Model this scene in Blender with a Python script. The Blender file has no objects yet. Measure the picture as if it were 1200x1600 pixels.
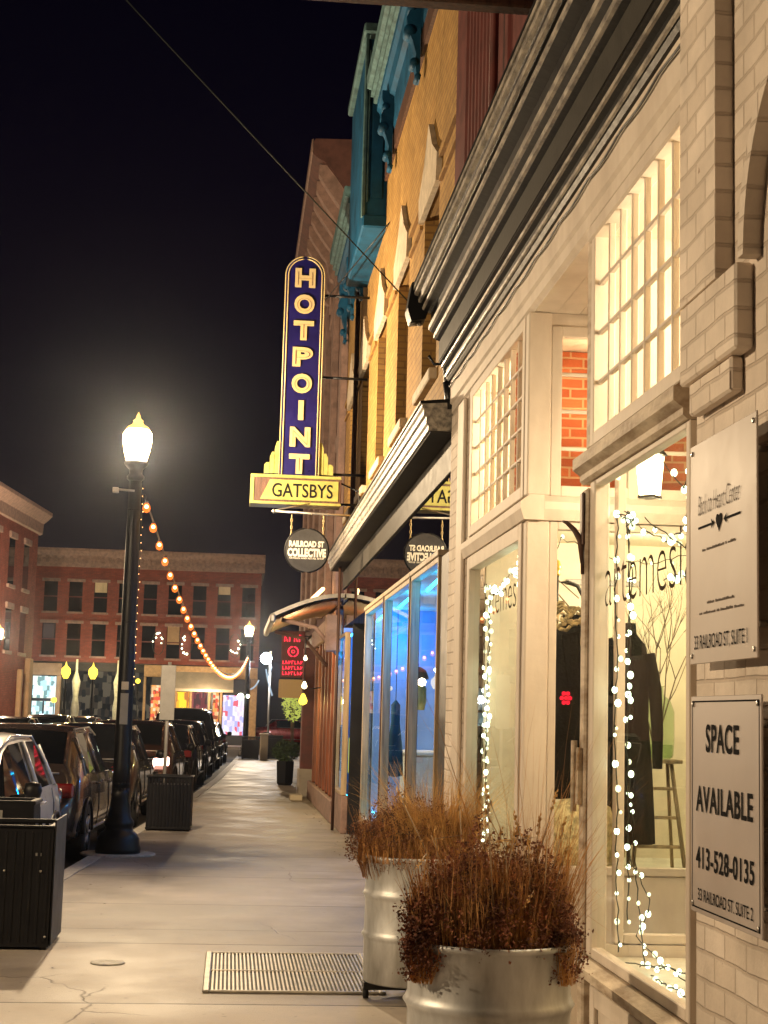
import bpy, math, random
from mathutils import Vector, Matrix
R = math.radians
sc = bpy.context.scene
random.seed(7)

# ------------------------------------------------------------------ camera
cd = bpy.data.cameras.new("camera"); cam = bpy.data.objects.new("camera", cd)
sc.collection.objects.link(cam); sc.camera = cam
cd.sensor_fit = 'VERTICAL'; cd.sensor_height = 24; cd.lens = 24*2450/1600
cd.clip_start = .05; cd.clip_end = 1000
_p, _y, _r = R(7.45), R(-5.35), .027
_f = Matrix.Rotation(_y, 3, 'Z') @ Vector((0, math.cos(_p), math.sin(_p)))
_R0 = Matrix.Rotation(_y, 3, 'Z') @ Vector((1, 0, 0)); _U0 = _R0.cross(_f)
_Rt = math.cos(_r)*_R0+math.sin(_r)*_U0; _Up = -math.sin(_r)*_R0+math.cos(_r)*_U0
_m = Matrix((_Rt, _Up, -_f)).transposed().to_4x4(); _m.translation = (0, 0, 1.61)
cam.matrix_world = _m

# ------------------------------------------------------------------ night sky, exposure
w = bpy.data.worlds.new("World"); sc.world = w; w.use_nodes = True
bg = w.node_tree.nodes['Background']
_tc = w.node_tree.nodes.new('ShaderNodeTexCoord'); _sx = w.node_tree.nodes.new('ShaderNodeSeparateXYZ')
_cr = w.node_tree.nodes.new('ShaderNodeValToRGB')
w.node_tree.links.new(_tc.outputs['Generated'], _sx.inputs[0]); w.node_tree.links.new(_sx.outputs[2], _cr.inputs[0])
w.node_tree.links.new(_cr.outputs[0], bg.inputs[0])
_cr.color_ramp.elements[0].position = .0; _cr.color_ramp.elements[0].color = (.5, .28, .45, 1)
_cr.color_ramp.elements[1].position = .55; _cr.color_ramp.elements[1].color = (.02, .01, .15, 1)
_e = _cr.color_ramp.elements.new(.16); _e.color = (.2, .12, .36, 1)
bg.inputs[1].default_value = .015
sc.view_settings.view_transform = 'Standard'; sc.view_settings.look = 'None'
sc.view_settings.exposure = 0; sc.view_settings.gamma = 1
sc.render.engine = 'CYCLES'
sc.cycles.max_bounces = 8; sc.cycles.transparent_max_bounces = 24
sc.cycles.use_denoising = True
sc.cycles.sample_clamp_indirect = 6
LAMP_W = 2000

# ------------------------------------------------------------------ materials
def _mat(name):
    m = bpy.data.materials.new(name); m.use_nodes = True
    nt = m.node_tree; nt.nodes.clear()
    out = nt.nodes.new('ShaderNodeOutputMaterial')
    return m, nt, out
def _n(nt, t, **kw):
    n = nt.nodes.new(t)
    for k, v in kw.items():
        if k.startswith('i_'):
            n.inputs[k[2:].replace('_', ' ')].default_value = v
        else: setattr(n, k, v)
    return n
def c4(c): return (c[0], c[1], c[2], 1)
def paint(name, col, rough=.5, metal=0, var=.15, scale=6, bump=.15, bscale=40, coat=0, col2=None, streak=None, spec=.5):
    """a base colour broken up by noise, with a fine bump"""
    m, nt, out = _mat(name)
    tc = _n(nt, 'ShaderNodeTexCoord'); L = nt.links.new
    src = tc.outputs['Object']
    if streak:
        mp = _n(nt, 'ShaderNodeMapping'); mp.inputs['Scale'].default_value = streak; L(src, mp.inputs[0]); src = mp.outputs[0]
    nz = _n(nt, 'ShaderNodeTexNoise', i_Scale=scale, i_Detail=6, i_Roughness=.6); L(src, nz.inputs['Vector'])
    cr = _n(nt, 'ShaderNodeValToRGB'); L(nz.outputs[0], cr.inputs[0])
    c2 = col2 or tuple(x*(1-var*2) for x in col)
    cr.color_ramp.elements[0].position = .35; cr.color_ramp.elements[0].color = c4(c2)
    cr.color_ramp.elements[1].position = .62; cr.color_ramp.elements[1].color = c4(col)
    b = _n(nt, 'ShaderNodeBsdfPrincipled'); L(cr.outputs[0], b.inputs['Base Color'])
    b.inputs['Roughness'].default_value = rough; b.inputs['Metallic'].default_value = metal
    b.inputs['Coat Weight'].default_value = coat; b.inputs['Coat Roughness'].default_value = .05
    b.inputs['Specular IOR Level'].default_value = spec
    mr = _n(nt, 'ShaderNodeMapRange', i_To_Min=max(rough-.1, .02), i_To_Max=min(rough+.15, 1)); L(nz.outputs[0], mr.inputs[0])
    if rough > .06: L(mr.outputs[0], b.inputs['Roughness'])
    if bump:
        n2 = _n(nt, 'ShaderNodeTexNoise', i_Scale=bscale, i_Detail=5); L(tc.outputs['Object'], n2.inputs['Vector'])
        bp = _n(nt, 'ShaderNodeBump', i_Strength=bump, i_Distance=.01); L(n2.outputs[0], bp.inputs['Height']); L(bp.outputs[0], b.inputs['Normal'])
    L(b.outputs[0], out.inputs[0]); return m
def brick(name, c1, c2, mortar, bw=.21, bh=.07, plane='X', rough=.8, msize=.009, bump=.8, grime=.35, msm=.15, chips=None):
    m, nt, out = _mat(name); L = nt.links.new
    tc = _n(nt, 'ShaderNodeTexCoord'); sx = _n(nt, 'ShaderNodeSeparateXYZ'); L(tc.outputs['Object'], sx.inputs[0])
    cb = _n(nt, 'ShaderNodeCombineXYZ')
    # wobble so courses are not ruler straight
    nzw = _n(nt, 'ShaderNodeTexNoise', i_Scale=3.0, i_Detail=3); L(tc.outputs['Object'], nzw.inputs['Vector'])
    mw = _n(nt, 'ShaderNodeMath', operation='MULTIPLY_ADD'); mw.inputs[1].default_value = .03; L(nzw.outputs[0], mw.inputs[0]); L(sx.outputs[2], mw.inputs[2])
    ge = _n(nt, 'ShaderNodeNewGeometry')
    if plane == 'auto':
        # choose the in-plane axis from the surface's own normal
        sn = _n(nt, 'ShaderNodeSeparateXYZ'); L(ge.outputs['Normal'], sn.inputs[0])
        ab = _n(nt, 'ShaderNodeMath', operation='ABSOLUTE'); L(sn.outputs[0], ab.inputs[0])
        gt = _n(nt, 'ShaderNodeMath', operation='GREATER_THAN'); gt.inputs[1].default_value = .5; L(ab.outputs[0], gt.inputs[0])
        mx = _n(nt, 'ShaderNodeMix'); L(gt.outputs[0], mx.inputs[0]); L(sx.outputs[0], mx.inputs[2]); L(sx.outputs[1], mx.inputs[3])
        L(mx.outputs[0], cb.inputs[0])
    else: L(sx.outputs[1 if plane == 'X' else 0], cb.inputs[0])
    L(mw.outputs[0], cb.inputs[1])
    bt = _n(nt, 'ShaderNodeTexBrick'); L(cb.outputs[0], bt.inputs['Vector'])
    bt.inputs['Color1'].default_value = c4(c1); bt.inputs['Color2'].default_value = c4(c2); bt.inputs['Mortar'].default_value = c4(mortar)
    bt.inputs['Scale'].default_value = 1; bt.inputs['Mortar Size'].default_value = msize; bt.inputs['Mortar Smooth'].default_value = msm
    bt.inputs['Brick Width'].default_value = bw; bt.inputs['Row Height'].default_value = bh; bt.inputs['Bias'].default_value = 0
    nz = _n(nt, 'ShaderNodeTexNoise', i_Scale=2.2, i_Detail=7, i_Roughness=.65); L(tc.outputs['Object'], nz.inputs['Vector'])
    mr = _n(nt, 'ShaderNodeMapRange', i_From_Min=.3, i_From_Max=.7, i_To_Min=1-grime, i_To_Max=1.1); L(nz.outputs[0], mr.inputs[0])
    mu = _n(nt, 'ShaderNodeVectorMath', operation='SCALE'); L(bt.outputs[0], mu.inputs[0]); L(mr.outputs[0], mu.inputs['Scale'])
    b = _n(nt, 'ShaderNodeBsdfPrincipled', i_Roughness=rough); b.inputs['Specular IOR Level'].default_value = .25; L(mu.outputs[0], b.inputs['Base Color'])
    if chips:
        nc = _n(nt, 'ShaderNodeTexNoise', i_Scale=7, i_Detail=9, i_Roughness=.7); L(tc.outputs['Object'], nc.inputs['Vector'])
        mc = _n(nt, 'ShaderNodeMapRange', i_From_Min=.66, i_From_Max=.69, i_To_Min=0, i_To_Max=.85); L(nc.outputs[0], mc.inputs[0])
        xc = _n(nt, 'ShaderNodeMix', data_type='RGBA'); L(mc.outputs[0], xc.inputs[0]); L(mu.outputs[0], xc.inputs[6]); xc.inputs[7].default_value = c4(chips); L(xc.outputs[2], b.inputs['Base Color'])
    n2 = _n(nt, 'ShaderNodeTexNoise', i_Scale=55, i_Detail=5); L(tc.outputs['Object'], n2.inputs['Vector'])
    ad = _n(nt, 'ShaderNodeMath', operation='MULTIPLY_ADD'); ad.inputs[1].default_value = .35; L(n2.outputs[0], ad.inputs[0])
    iv = _n(nt, 'ShaderNodeMath', operation='SUBTRACT'); iv.inputs[0].default_value = 1; L(bt.outputs['Fac'], iv.inputs[1]); L(iv.outputs[0], ad.inputs[2])
    bp = _n(nt, 'ShaderNodeBump', i_Strength=bump, i_Distance=.012); L(ad.outputs[0], bp.inputs['Height']); L(bp.outputs[0], b.inputs['Normal'])
    L(b.outputs[0], out.inputs[0]); return m
def glow(name, col, s, rad=None):
    m, nt, out = _mat(name); e = _n(nt, 'ShaderNodeEmission'); e.inputs[0].default_value = c4(col); e.inputs[1].default_value = s
    nt.links.new(e.outputs[0], out.inputs[0]); return m
def lampglass(name, col, s):
    m, nt, out = _mat(name); e = _n(nt, 'ShaderNodeEmission'); e.inputs[0].default_value = c4(col); e.inputs[1].default_value = s
    t = _n(nt, 'ShaderNodeBsdfTransparent'); a = _n(nt, 'ShaderNodeAddShader')
    nt.links.new(e.outputs[0], a.inputs[0]); nt.links.new(t.outputs[0], a.inputs[1]); nt.links.new(a.outputs[0], out.inputs[0]); return m
def glass(name, tint=(.95, .98, .95), ior=1.5, rough=.0, boost=1.0):
    m, nt, out = _mat(name); L = nt.links.new
    lw = _n(nt, 'ShaderNodeLayerWeight', i_Blend=.5); pw = _n(nt, 'ShaderNodeMath', operation='POWER'); pw.inputs[1].default_value = 5
    L(lw.outputs['Facing'], pw.inputs[0]); f = _n(nt, 'ShaderNodeMath', operation='MULTIPLY_ADD'); f.inputs[1].default_value = .96; f.inputs[2].default_value = .04; L(pw.outputs[0], f.inputs[0]); t = _n(nt, 'ShaderNodeBsdfTransparent'); t.inputs[0].default_value = c4(tint)
    g = _n(nt, 'ShaderNodeBsdfGlossy'); g.inputs['Roughness'].default_value = rough
    mu = _n(nt, 'ShaderNodeMath', operation='MULTIPLY'); mu.inputs[1].default_value = boost; L(f.outputs[0], mu.inputs[0])
    x = _n(nt, 'ShaderNodeMixShader'); L(mu.outputs[0], x.inputs[0]); L(t.outputs[0], x.inputs[1]); L(g.outputs[0], x.inputs[2])
    L(x.outputs[0], out.inputs[0]); return m
def patch(name, cols, scale, s):
    """a lit shop window seen from far off: patches of coloured goods that glow"""
    m, nt, out = _mat(name); L = nt.links.new
    tc = _n(nt, 'ShaderNodeTexCoord'); mp = _n(nt, 'ShaderNodeMapping'); mp.inputs['Scale'].default_value = scale
    L(tc.outputs['Object'], mp.inputs[0]); v = _n(nt, 'ShaderNodeTexVoronoi', i_Scale=1.0, distance='CHEBYCHEV', i_Randomness=.6); L(mp.outputs[0], v.inputs['Vector'])
    sp = _n(nt, 'ShaderNodeSeparateXYZ'); L(v.outputs['Color'], sp.inputs[0])
    cr = _n(nt, 'ShaderNodeValToRGB'); cr.color_ramp.interpolation = 'CONSTANT'; L(sp.outputs[0], cr.inputs[0])
    while len(cr.color_ramp.elements) < len(cols): cr.color_ramp.elements.new(.5)
    for i, c in enumerate(cols):
        cr.color_ramp.elements[i].position = i/len(cols); cr.color_ramp.elements[i].color = c4(c)
    e = _n(nt, 'ShaderNodeEmission'); e.inputs[1].default_value = s; L(cr.outputs[0], e.inputs[0]); L(e.outputs[0], out.inputs[0]); return m

def concrete():
    m, nt, out = _mat("concrete_sidewalk"); L = nt.links.new
    tc = _n(nt, 'ShaderNodeTexCoord'); sx = _n(nt, 'ShaderNodeSeparateXYZ'); L(tc.outputs['Object'], sx.inputs[0])
    def line(o, period, off, wd):
        a = _n(nt, 'ShaderNodeMath', operation='SUBTRACT'); L(o, a.inputs[0]); a.inputs[1].default_value = off
        d = _n(nt, 'ShaderNodeMath', operation='PINGPONG'); L(a.outputs[0], d.inputs[0]); d.inputs[1].default_value = period/2
        l = _n(nt, 'ShaderNodeMapRange', i_From_Min=wd*.4, i_From_Max=wd, i_To_Min=1, i_To_Max=0); L(d.outputs[0], l.inputs[0]); return l.outputs[0]
    l0 = line(sx.outputs[1], 2.29, 9.05, .017); l5 = line(sx.outputs[1], 4.58, 12.07, .010); mxx = _n(nt, 'ShaderNodeMath', operation='MAXIMUM'); L(l0, mxx.inputs[0]); L(l5, mxx.inputs[1]); l1 = mxx.outputs[0]
    vo = _n(nt, 'ShaderNodeTexVoronoi', feature='DISTANCE_TO_EDGE', i_Scale=.55)
    nw = _n(nt, 'ShaderNodeTexNoise', i_Scale=3.0, i_Detail=8); L(tc.outputs['Object'], nw.inputs['Vector'])
    mxv = _n(nt, 'ShaderNodeMix', data_type='VECTOR'); mxv.inputs[0].default_value = .16; L(tc.outputs['Object'], mxv.inputs[4]); L(nw.outputs['Color'], mxv.inputs[5]); L(mxv.outputs[1], vo.inputs['Vector'])
    ck = _n(nt, 'ShaderNodeMapRange', i_From_Min=.0, i_From_Max=.004, i_To_Min=.75, i_To_Max=0); L(vo.outputs['Distance'], ck.inputs[0])
    nm = _n(nt, 'ShaderNodeTexNoise', i_Scale=.4, i_Detail=2); L(tc.outputs['Object'], nm.inputs['Vector'])
    mk = _n(nt, 'ShaderNodeMapRange', i_From_Min=.52, i_From_Max=.56, i_To_Min=0, i_To_Max=1); L(nm.outputs[0], mk.inputs[0])
    ml = _n(nt, 'ShaderNodeMath', operation='MULTIPLY'); L(ck.outputs[0], ml.inputs[0]); L(mk.outputs[0], ml.inputs[1]); l2 = ml.outputs[0]
    mx = _n(nt, 'ShaderNodeMath', operation='MAXIMUM'); L(l1, mx.inputs[0]); L(l2, mx.inputs[1])
    # each slab its own tone
    fy = _n(nt, 'ShaderNodeMath', operation='SNAP'); fy.inputs[1].default_value = 2.29
    sb = _n(nt, 'ShaderNodeMath', operation='SUBTRACT'); sb.inputs[1].default_value = 9.05; L(sx.outputs[1], sb.inputs[0]); L(sb.outputs[0], fy.inputs[0])
    wn = _n(nt, 'ShaderNodeTexWhiteNoise', noise_dimensions='1D'); L(fy.outputs[0], wn.inputs['W'])
    nz = _n(nt, 'ShaderNodeTexNoise', i_Scale=1.1, i_Detail=9, i_Roughness=.62); L(tc.outputs['Object'], nz.inputs['Vector'])
    sm = _n(nt, 'ShaderNodeMath', operation='MULTIPLY_ADD'); sm.inputs[1].default_value = .22; L(wn.outputs[0], sm.inputs[0]); L(nz.outputs[0], sm.inputs[2])
    cr = _n(nt, 'ShaderNodeValToRGB'); L(sm.outputs[0], cr.inputs[0])
    cr.color_ramp.elements[0].position = .42; cr.color_ramp.elements[0].color = (.15, .128, .11, 1)
    cr.color_ramp.elements[1].position = .80; cr.color_ramp.elements[1].color = (.42, .365, .315, 1)
    n3 = _n(nt, 'ShaderNodeTexNoise', i_Scale=16, i_Detail=4); L(tc.outputs['Object'], n3.inputs['Vector'])
    sp = _n(nt, 'ShaderNodeMapRange', i_From_Min=.66, i_From_Max=.70, i_To_Min=0, i_To_Max=.5); L(n3.outputs[0], sp.inputs[0])
    m0 = _n(nt, 'ShaderNodeMix', data_type='RGBA'); L(sp.outputs[0], m0.inputs[0]); L(cr.outputs[0], m0.inputs[6]); m0.inputs[7].default_value = (.12, .11, .1, 1)
    m1 = _n(nt, 'ShaderNodeMix', data_type='RGBA'); L(mx.outputs[0], m1.inputs[0]); L(m0.outputs[2], m1.inputs[6]); m1.inputs[7].default_value = (.06, .05, .045, 1)
    b = _n(nt, 'ShaderNodeBsdfPrincipled'); L(m1.outputs[2], b.inputs['Base Color'])
    rr = _n(nt, 'ShaderNodeMapRange', i_From_Min=.3, i_From_Max=.7, i_To_Min=.42, i_To_Max=.7); L(nz.outputs[0], rr.inputs[0]); L(rr.outputs[0], b.inputs['Roughness'])
    n2 = _n(nt, 'ShaderNodeTexNoise', i_Scale=140, i_Detail=6); L(tc.outputs['Object'], n2.inputs['Vector'])
    hh = _n(nt, 'ShaderNodeMath', operation='MULTIPLY_ADD'); hh.inputs[1].default_value = -3; L(mx.outputs[0], hh.inputs[0]); L(n2.outputs[0], hh.inputs[2])
    bp = _n(nt, 'ShaderNodeBump', i_Strength=.45, i_Distance=.004); L(hh.outputs[0], bp.inputs['Height']); L(bp.outputs[0], b.inputs['Normal'])
    L(b.outputs[0], out.inputs[0]); return m

M = dict(
 concrete=concrete(),
 asphalt=paint('asphalt', (.06, .057, .055), .75, var=.25, scale=3, bump=.6, bscale=120),
 granite=paint('granite_kerb', (.5, .47, .43), .6, var=.2, scale=20, bump=.4),
 cream=paint('cream_paint', (.7, .62, .53), .62, var=.1, scale=4, bump=.12, bscale=25, spec=.2, col2=(.57, .49, .41), streak=(1, 1, .35)),
 creamold=paint('worn_cream_paint', (.6, .51, .4), .65, var=.2, scale=14, bump=.5, bscale=30, spec=.2, col2=(.3, .22, .15), streak=(1, .25, 1.2)),
 charcoal=paint('charcoal_paint', (.006, .006, .007), .42, spec=.2, var=.2, bump=.2, bscale=18),
 moulding=paint('pale_highlight_paint', (.42, .38, .32), .4, var=.3, scale=25, bump=.5, bscale=30, col2=(.13, .12, .11), streak=(1, .3, 1)),  # also paints lamp highlights onto the dark near cornice
 grey=paint('grey_paint', (.042, .039, .034), .6, spec=.15, var=.15, bump=.2),
 whitebrick=brick('white_painted_brick', (.84, .74, .64), (.74, .64, .54), (.64, .54, .45), bw=.2, bh=.084, plane='auto', bump=.6, grime=.25, msize=.008, msm=.6, chips=(.33, .2, .13)),
 yellowbrick=brick('yellow_brick', (.46, .275, .085), (.38, .215, .06), (.3, .17, .06), plane='auto', grime=.3, bump=.6),
 redbrick=brick('red_brick', (.3, .07, .045), (.22, .05, .035), (.16, .07, .055), plane='auto', grime=.3),
 orangebrick=brick('orange_brick', (.55, .15, .055), (.36, .08, .03), (.55, .33, .18), plane='auto', bw=.16, bh=.062, msize=.007),
 brownstone=paint('brownstone', (.12, .05, .04), .8, var=.2, bump=.5),
 maroon=paint('maroon_paint', (.13, .025, .02), .6, var=.2, scale=5),
 pinkstone=paint('pink_stone', (.3, .19, .155), .7, var=.2, bump=.4),
 palestone=paint('pale_stone', (.62, .52, .38), .75, var=.15, bump=.5),
 teal=paint('teal_paint', (.008, .08, .17), .6, spec=.2, var=.25, scale=3, bump=.3, bscale=14),
 tealpale=paint('pale_teal_paint', (.09, .17, .18), .6, spec=.2, var=.25, scale=8, bump=.3),
 black=paint('black_metal', (.006, .006, .008), .4, var=.1, bump=.08, spec=.35),
 ink=paint('black_ink', (.012, .011, .012), .9, var=.05, bump=0, spec=.05),
 glassink=paint('brown_glass_lettering', (.07, .055, .04), .9, var=.1, bump=0, spec=.0), fadeink=paint('faded_grey_ink', (.2, .17, .15), .9, var=.1, bump=0, spec=.05),
 galv=paint('galvanised_steel', (.68, .69, .69), .42, metal=.45, var=.18, scale=3, bump=.12, bscale=8, streak=(2, 2, .6), col2=(.36, .355, .34)),
 steel=paint('steel', (.5, .48, .45), .35, metal=.8, var=.15, scale=8, bump=.1),
 grate=paint('grate_steel', (.55, .5, .42), .4, metal=.4, var=.2, scale=6, bump=.2),
 wood=paint('orange_wood', (.25, .075, .03), .5, var=.3, scale=4, streak=(8, 8, .5), bump=.3),
 brownwood=paint('brown_wood', (.1, .045, .028), .55, var=.3, scale=5, streak=(6, 6, .4), bump=.3),
 palewood=paint('pale_wood', (.45, .33, .2), .55, var=.25, scale=5, streak=(6, 6, .4), bump=.3),
 alu=paint('aluminium_sign', (.5, .43, .38), .5, metal=.0, spec=.25, var=.1, scale=2.5, bump=.06, bscale=10, col2=(.43, .37, .33)),
 signwhite=paint('white_sign_face', (.5, .44, .41), .4, var=.06, scale=2, bump=.05, bscale=5, coat=.12),
 navy=paint('navy_enamel', (.007, .005, .08), .3, var=.2, scale=3, bump=.1, coat=.4),
 signcream=paint('cream_enamel', (.42, .35, .2), .35, var=.12, scale=14, bump=.1, col2=(.5, .38, .16)),
 signyellow=paint('yellow_enamel', (.32, .31, .09), .35, var=.12, scale=9, bump=.1),
 darkdisc=paint('dark_sign_disc', (.05, .05, .052), .3, var=.2, bump=.05, coat=.3),
 heather=paint('dried_rust_heads', (.28, .095, .045), .8, var=.4, scale=9, bump=0, col2=(.055, .016, .01)),
 heather2=paint('dried_brown_heads', (.24, .09, .04), .8, var=.4, scale=9, bump=0, col2=(.04, .02, .012)),
 straw=paint('dry_grass_blades', (.62, .32, .1), .7, var=.3, scale=6, bump=0, col2=(.22, .09, .03)),
 straw2=paint('pale_dry_grass_blades', (.75, .46, .16), .7, var=.3, scale=6, bump=0, col2=(.3, .14, .04)),
 darkleaf=paint('dark_foliage', (.03, .035, .018), .7, var=.4, scale=9, bump=0),
 leaf=paint('green_foliage', (.07, .12, .03), .7, var=.4, scale=9, bump=0),
 soil=paint('soil', (.04, .028, .02), .95, var=.3, scale=20, bump=.8),
 clear=glass('window_glass', boost=.5),
 shopglass=glass('shop_glass', boost=.6),
 dark=paint('dark_void', (.01, .01, .013), .4, var=.1, bump=0),
 darkglass=paint('dark_reflecting_glass', (.003, .003, .004), .005, var=.02, bump=0, spec=.6),
 lamp=lampglass('lit_lamp_glass', (1, .72, .38), 9),
 lampyellow=glow('yellow_lamp_glow', (1, .74, .07), 2.6),
 warmglobe=glow('warm_white_globe', (1, .8, .45), 6),
 lampblue=glow('cold_lamp_glow', (.75, .88, 1), 25),
 gold=paint('gold_metal', (.75, .5, .12), .3, metal=.8, var=.1, bump=0),
 goldlit=lampglass('lit_amber_cap', (1, .62, .12), 1.1),
 bulb=glow('fairy_bulb', (.86, 1, .72), 9),
 bulbwarm=glow('warm_bulb', (1, .5, .2), 9), amberhalo=lampglass('amber_halo_glass', (1, .2, .02), .75), bulbdim=glow('fairy_bulb_dim', (.95, .95, .6), 2.2), bulbmid=glow('fairy_bulb_mid', (.9, 1, .7), 5), offwhite=paint('off_white_letters', (.62, .6, .52), .5, var=.06, bump=0, spec=.2),
 wire=paint('green_black_wire', (.015, .025, .015), .6, var=.1, bump=0),
 cyan=glow('cyan_tube', (.03, .62, 1.0), 14),
 interior=paint('warm_plaster', (.76, .68, .53), .7, var=.08, scale=3, bump=.1),
 interiorboard=paint('panelled_plaster', (.72, .62, .45), .6, var=.15, scale=2, streak=(9, 1, .15), bump=.1),
 bluelitwall=paint('blue_lit_wall', (.26, .44, .78), .6, var=.1, scale=3),  # whitish wall with the tubes' blue light mixed into its colour
 platform=paint('white_platform', (.7, .68, .58), .5, var=.1),
 coat=paint('black_wool', (.0035, .003, .005), .95, spec=.02, var=.3, scale=8, bump=.5, bscale=60),
 coatgreen=paint('dark_green_black_cloth', (.005, .006, .006), .95, spec=.02, var=.3, scale=8, bump=.4, bscale=60),
 strawscarf=paint('straw_scarf', (.5, .36, .18), .8, var=.4, scale=30, bump=.6),
 fur=paint('cream_fur', (.75, .62, .36), .95, var=.3, scale=25, bump=1.0, bscale=60),
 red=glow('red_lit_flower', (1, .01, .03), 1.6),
 jar=glass('jar_glass', (.75, .85, .7), 1.4, .02),
 twig=paint('twig', (.12, .075, .04), .8, var=.2, bump=0),
 greyflat=paint('grey_sign_back', (.3, .29, .27), .5, metal=.3, var=.1),
 silver=paint('silver_car_paint', (.72, .72, .7), .3, metal=.0, var=.06, bump=0, coat=1),
 suvpaint=paint('dark_bronze_car_paint', (.14, .1, .08), .22, metal=.5, var=.06, bump=0, coat=1),
 blackcar=paint('black_car_paint', (.018, .016, .018), .2, metal=.3, var=.06, bump=0, coat=1),
 browncar=paint('brown_car_paint', (.07, .035, .025), .2, metal=.4, var=.06, bump=0, coat=1),
 redcar=paint('red_car_paint', (.35, .01, .015), .25, metal=.2, var=.06, bump=0, coat=1),
 carglass=paint('dark_car_glass', (.008, .009, .011), .04, var=.1, bump=0, spec=.8),
 tyre=paint('tyre_rubber', (.02, .02, .02), .85, var=.2, bump=.3),
 rim=paint('wheel_rim', (.35, .34, .33), .35, metal=.8, var=.1, bump=0),
 redlens=paint('red_lens', (.25, .01, .01), .2, var=.1, bump=0, coat=.8),
 headlit=glow('lit_tail_lamp', (1, .55, .42), 9),
 neon=glow('red_neon', (1, .03, .06), 2.5),
 menu=glow('lit_menu_board', (.55, .28, .08), .55),
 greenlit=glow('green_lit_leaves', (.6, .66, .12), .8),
 shopwhite=patch('white_lit_shop', [(.75, .95, 1), (.5, .8, .85), (.9, .95, .8), (.2, .35, .35)], (6, 6, 4), 1.3),
 shopwarm=patch('warm_lit_shop', [(1, .55, .25), (.9, .12, .06), (1, .75, .45), (.35, .08, .03), (1, .4, .1)], (8, 8, 6), 1.1),
 shopyellow=patch('yellow_lit_shop', [(1, .5, .05), (1, .75, .05), (.6, .2, .05)], (9, 9, 2.2), 1.2),
 shoplilac=patch('lilac_lit_shop', [(.75, .7, 1), (1, .8, .9), (.5, .5, .95), (.95, .9, 1), (.8, .15, .2)], (8, 8, 4), 1.2),
 shoppink=patch('rose_shop', [(.25, .06, .07), (.5, .14, .14), (.12, .06, .06)], (7, 7, 3), .8),
 shopdim=patch('dim_shop', [(.02, .02, .02), (.05, .04, .03), (.12, .1, .07), (.01, .01, .01)], (5, 5, 3), .8),
 awning=paint('cream_awning', (.6, .52, .4), .7, var=.1, scale=2),
 stucco=paint('tan_stucco', (.42, .27, .15), .8, var=.15, scale=2, bump=.3),
 tan=paint('tan_timber', (.5, .32, .16), .6, var=.15),
 warmplate=glow('warm_ceiling_lamp', (1, .78, .5), 5),
 sheer=paint('pale_blind', (.62, .5, .33), .8, var=.15, scale=3, streak=(1, 12, .3), bump=.2),
 winwarm=glow('lit_upper_window', (.5, .34, .3), .12),
 plaid=None,
)
def plaid():
    m, nt, out = _mat('plaid_cloth'); L = nt.links.new
    tc = _n(nt, 'ShaderNodeTexCoord'); ck = _n(nt, 'ShaderNodeTexChecker', i_Scale=32.0)
    ck.inputs[1].default_value = (.6, .5, .4, 1); ck.inputs[2].default_value = (.12, .04, .06, 1)
    L(tc.outputs['Object'], ck.inputs[0]); b = _n(nt, 'ShaderNodeBsdfPrincipled', i_Roughness=.9); L(ck.outputs[0], b.inputs['Base Color']); L(b.outputs[0], out.inputs[0]); return m
M['plaid'] = plaid()

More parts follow.
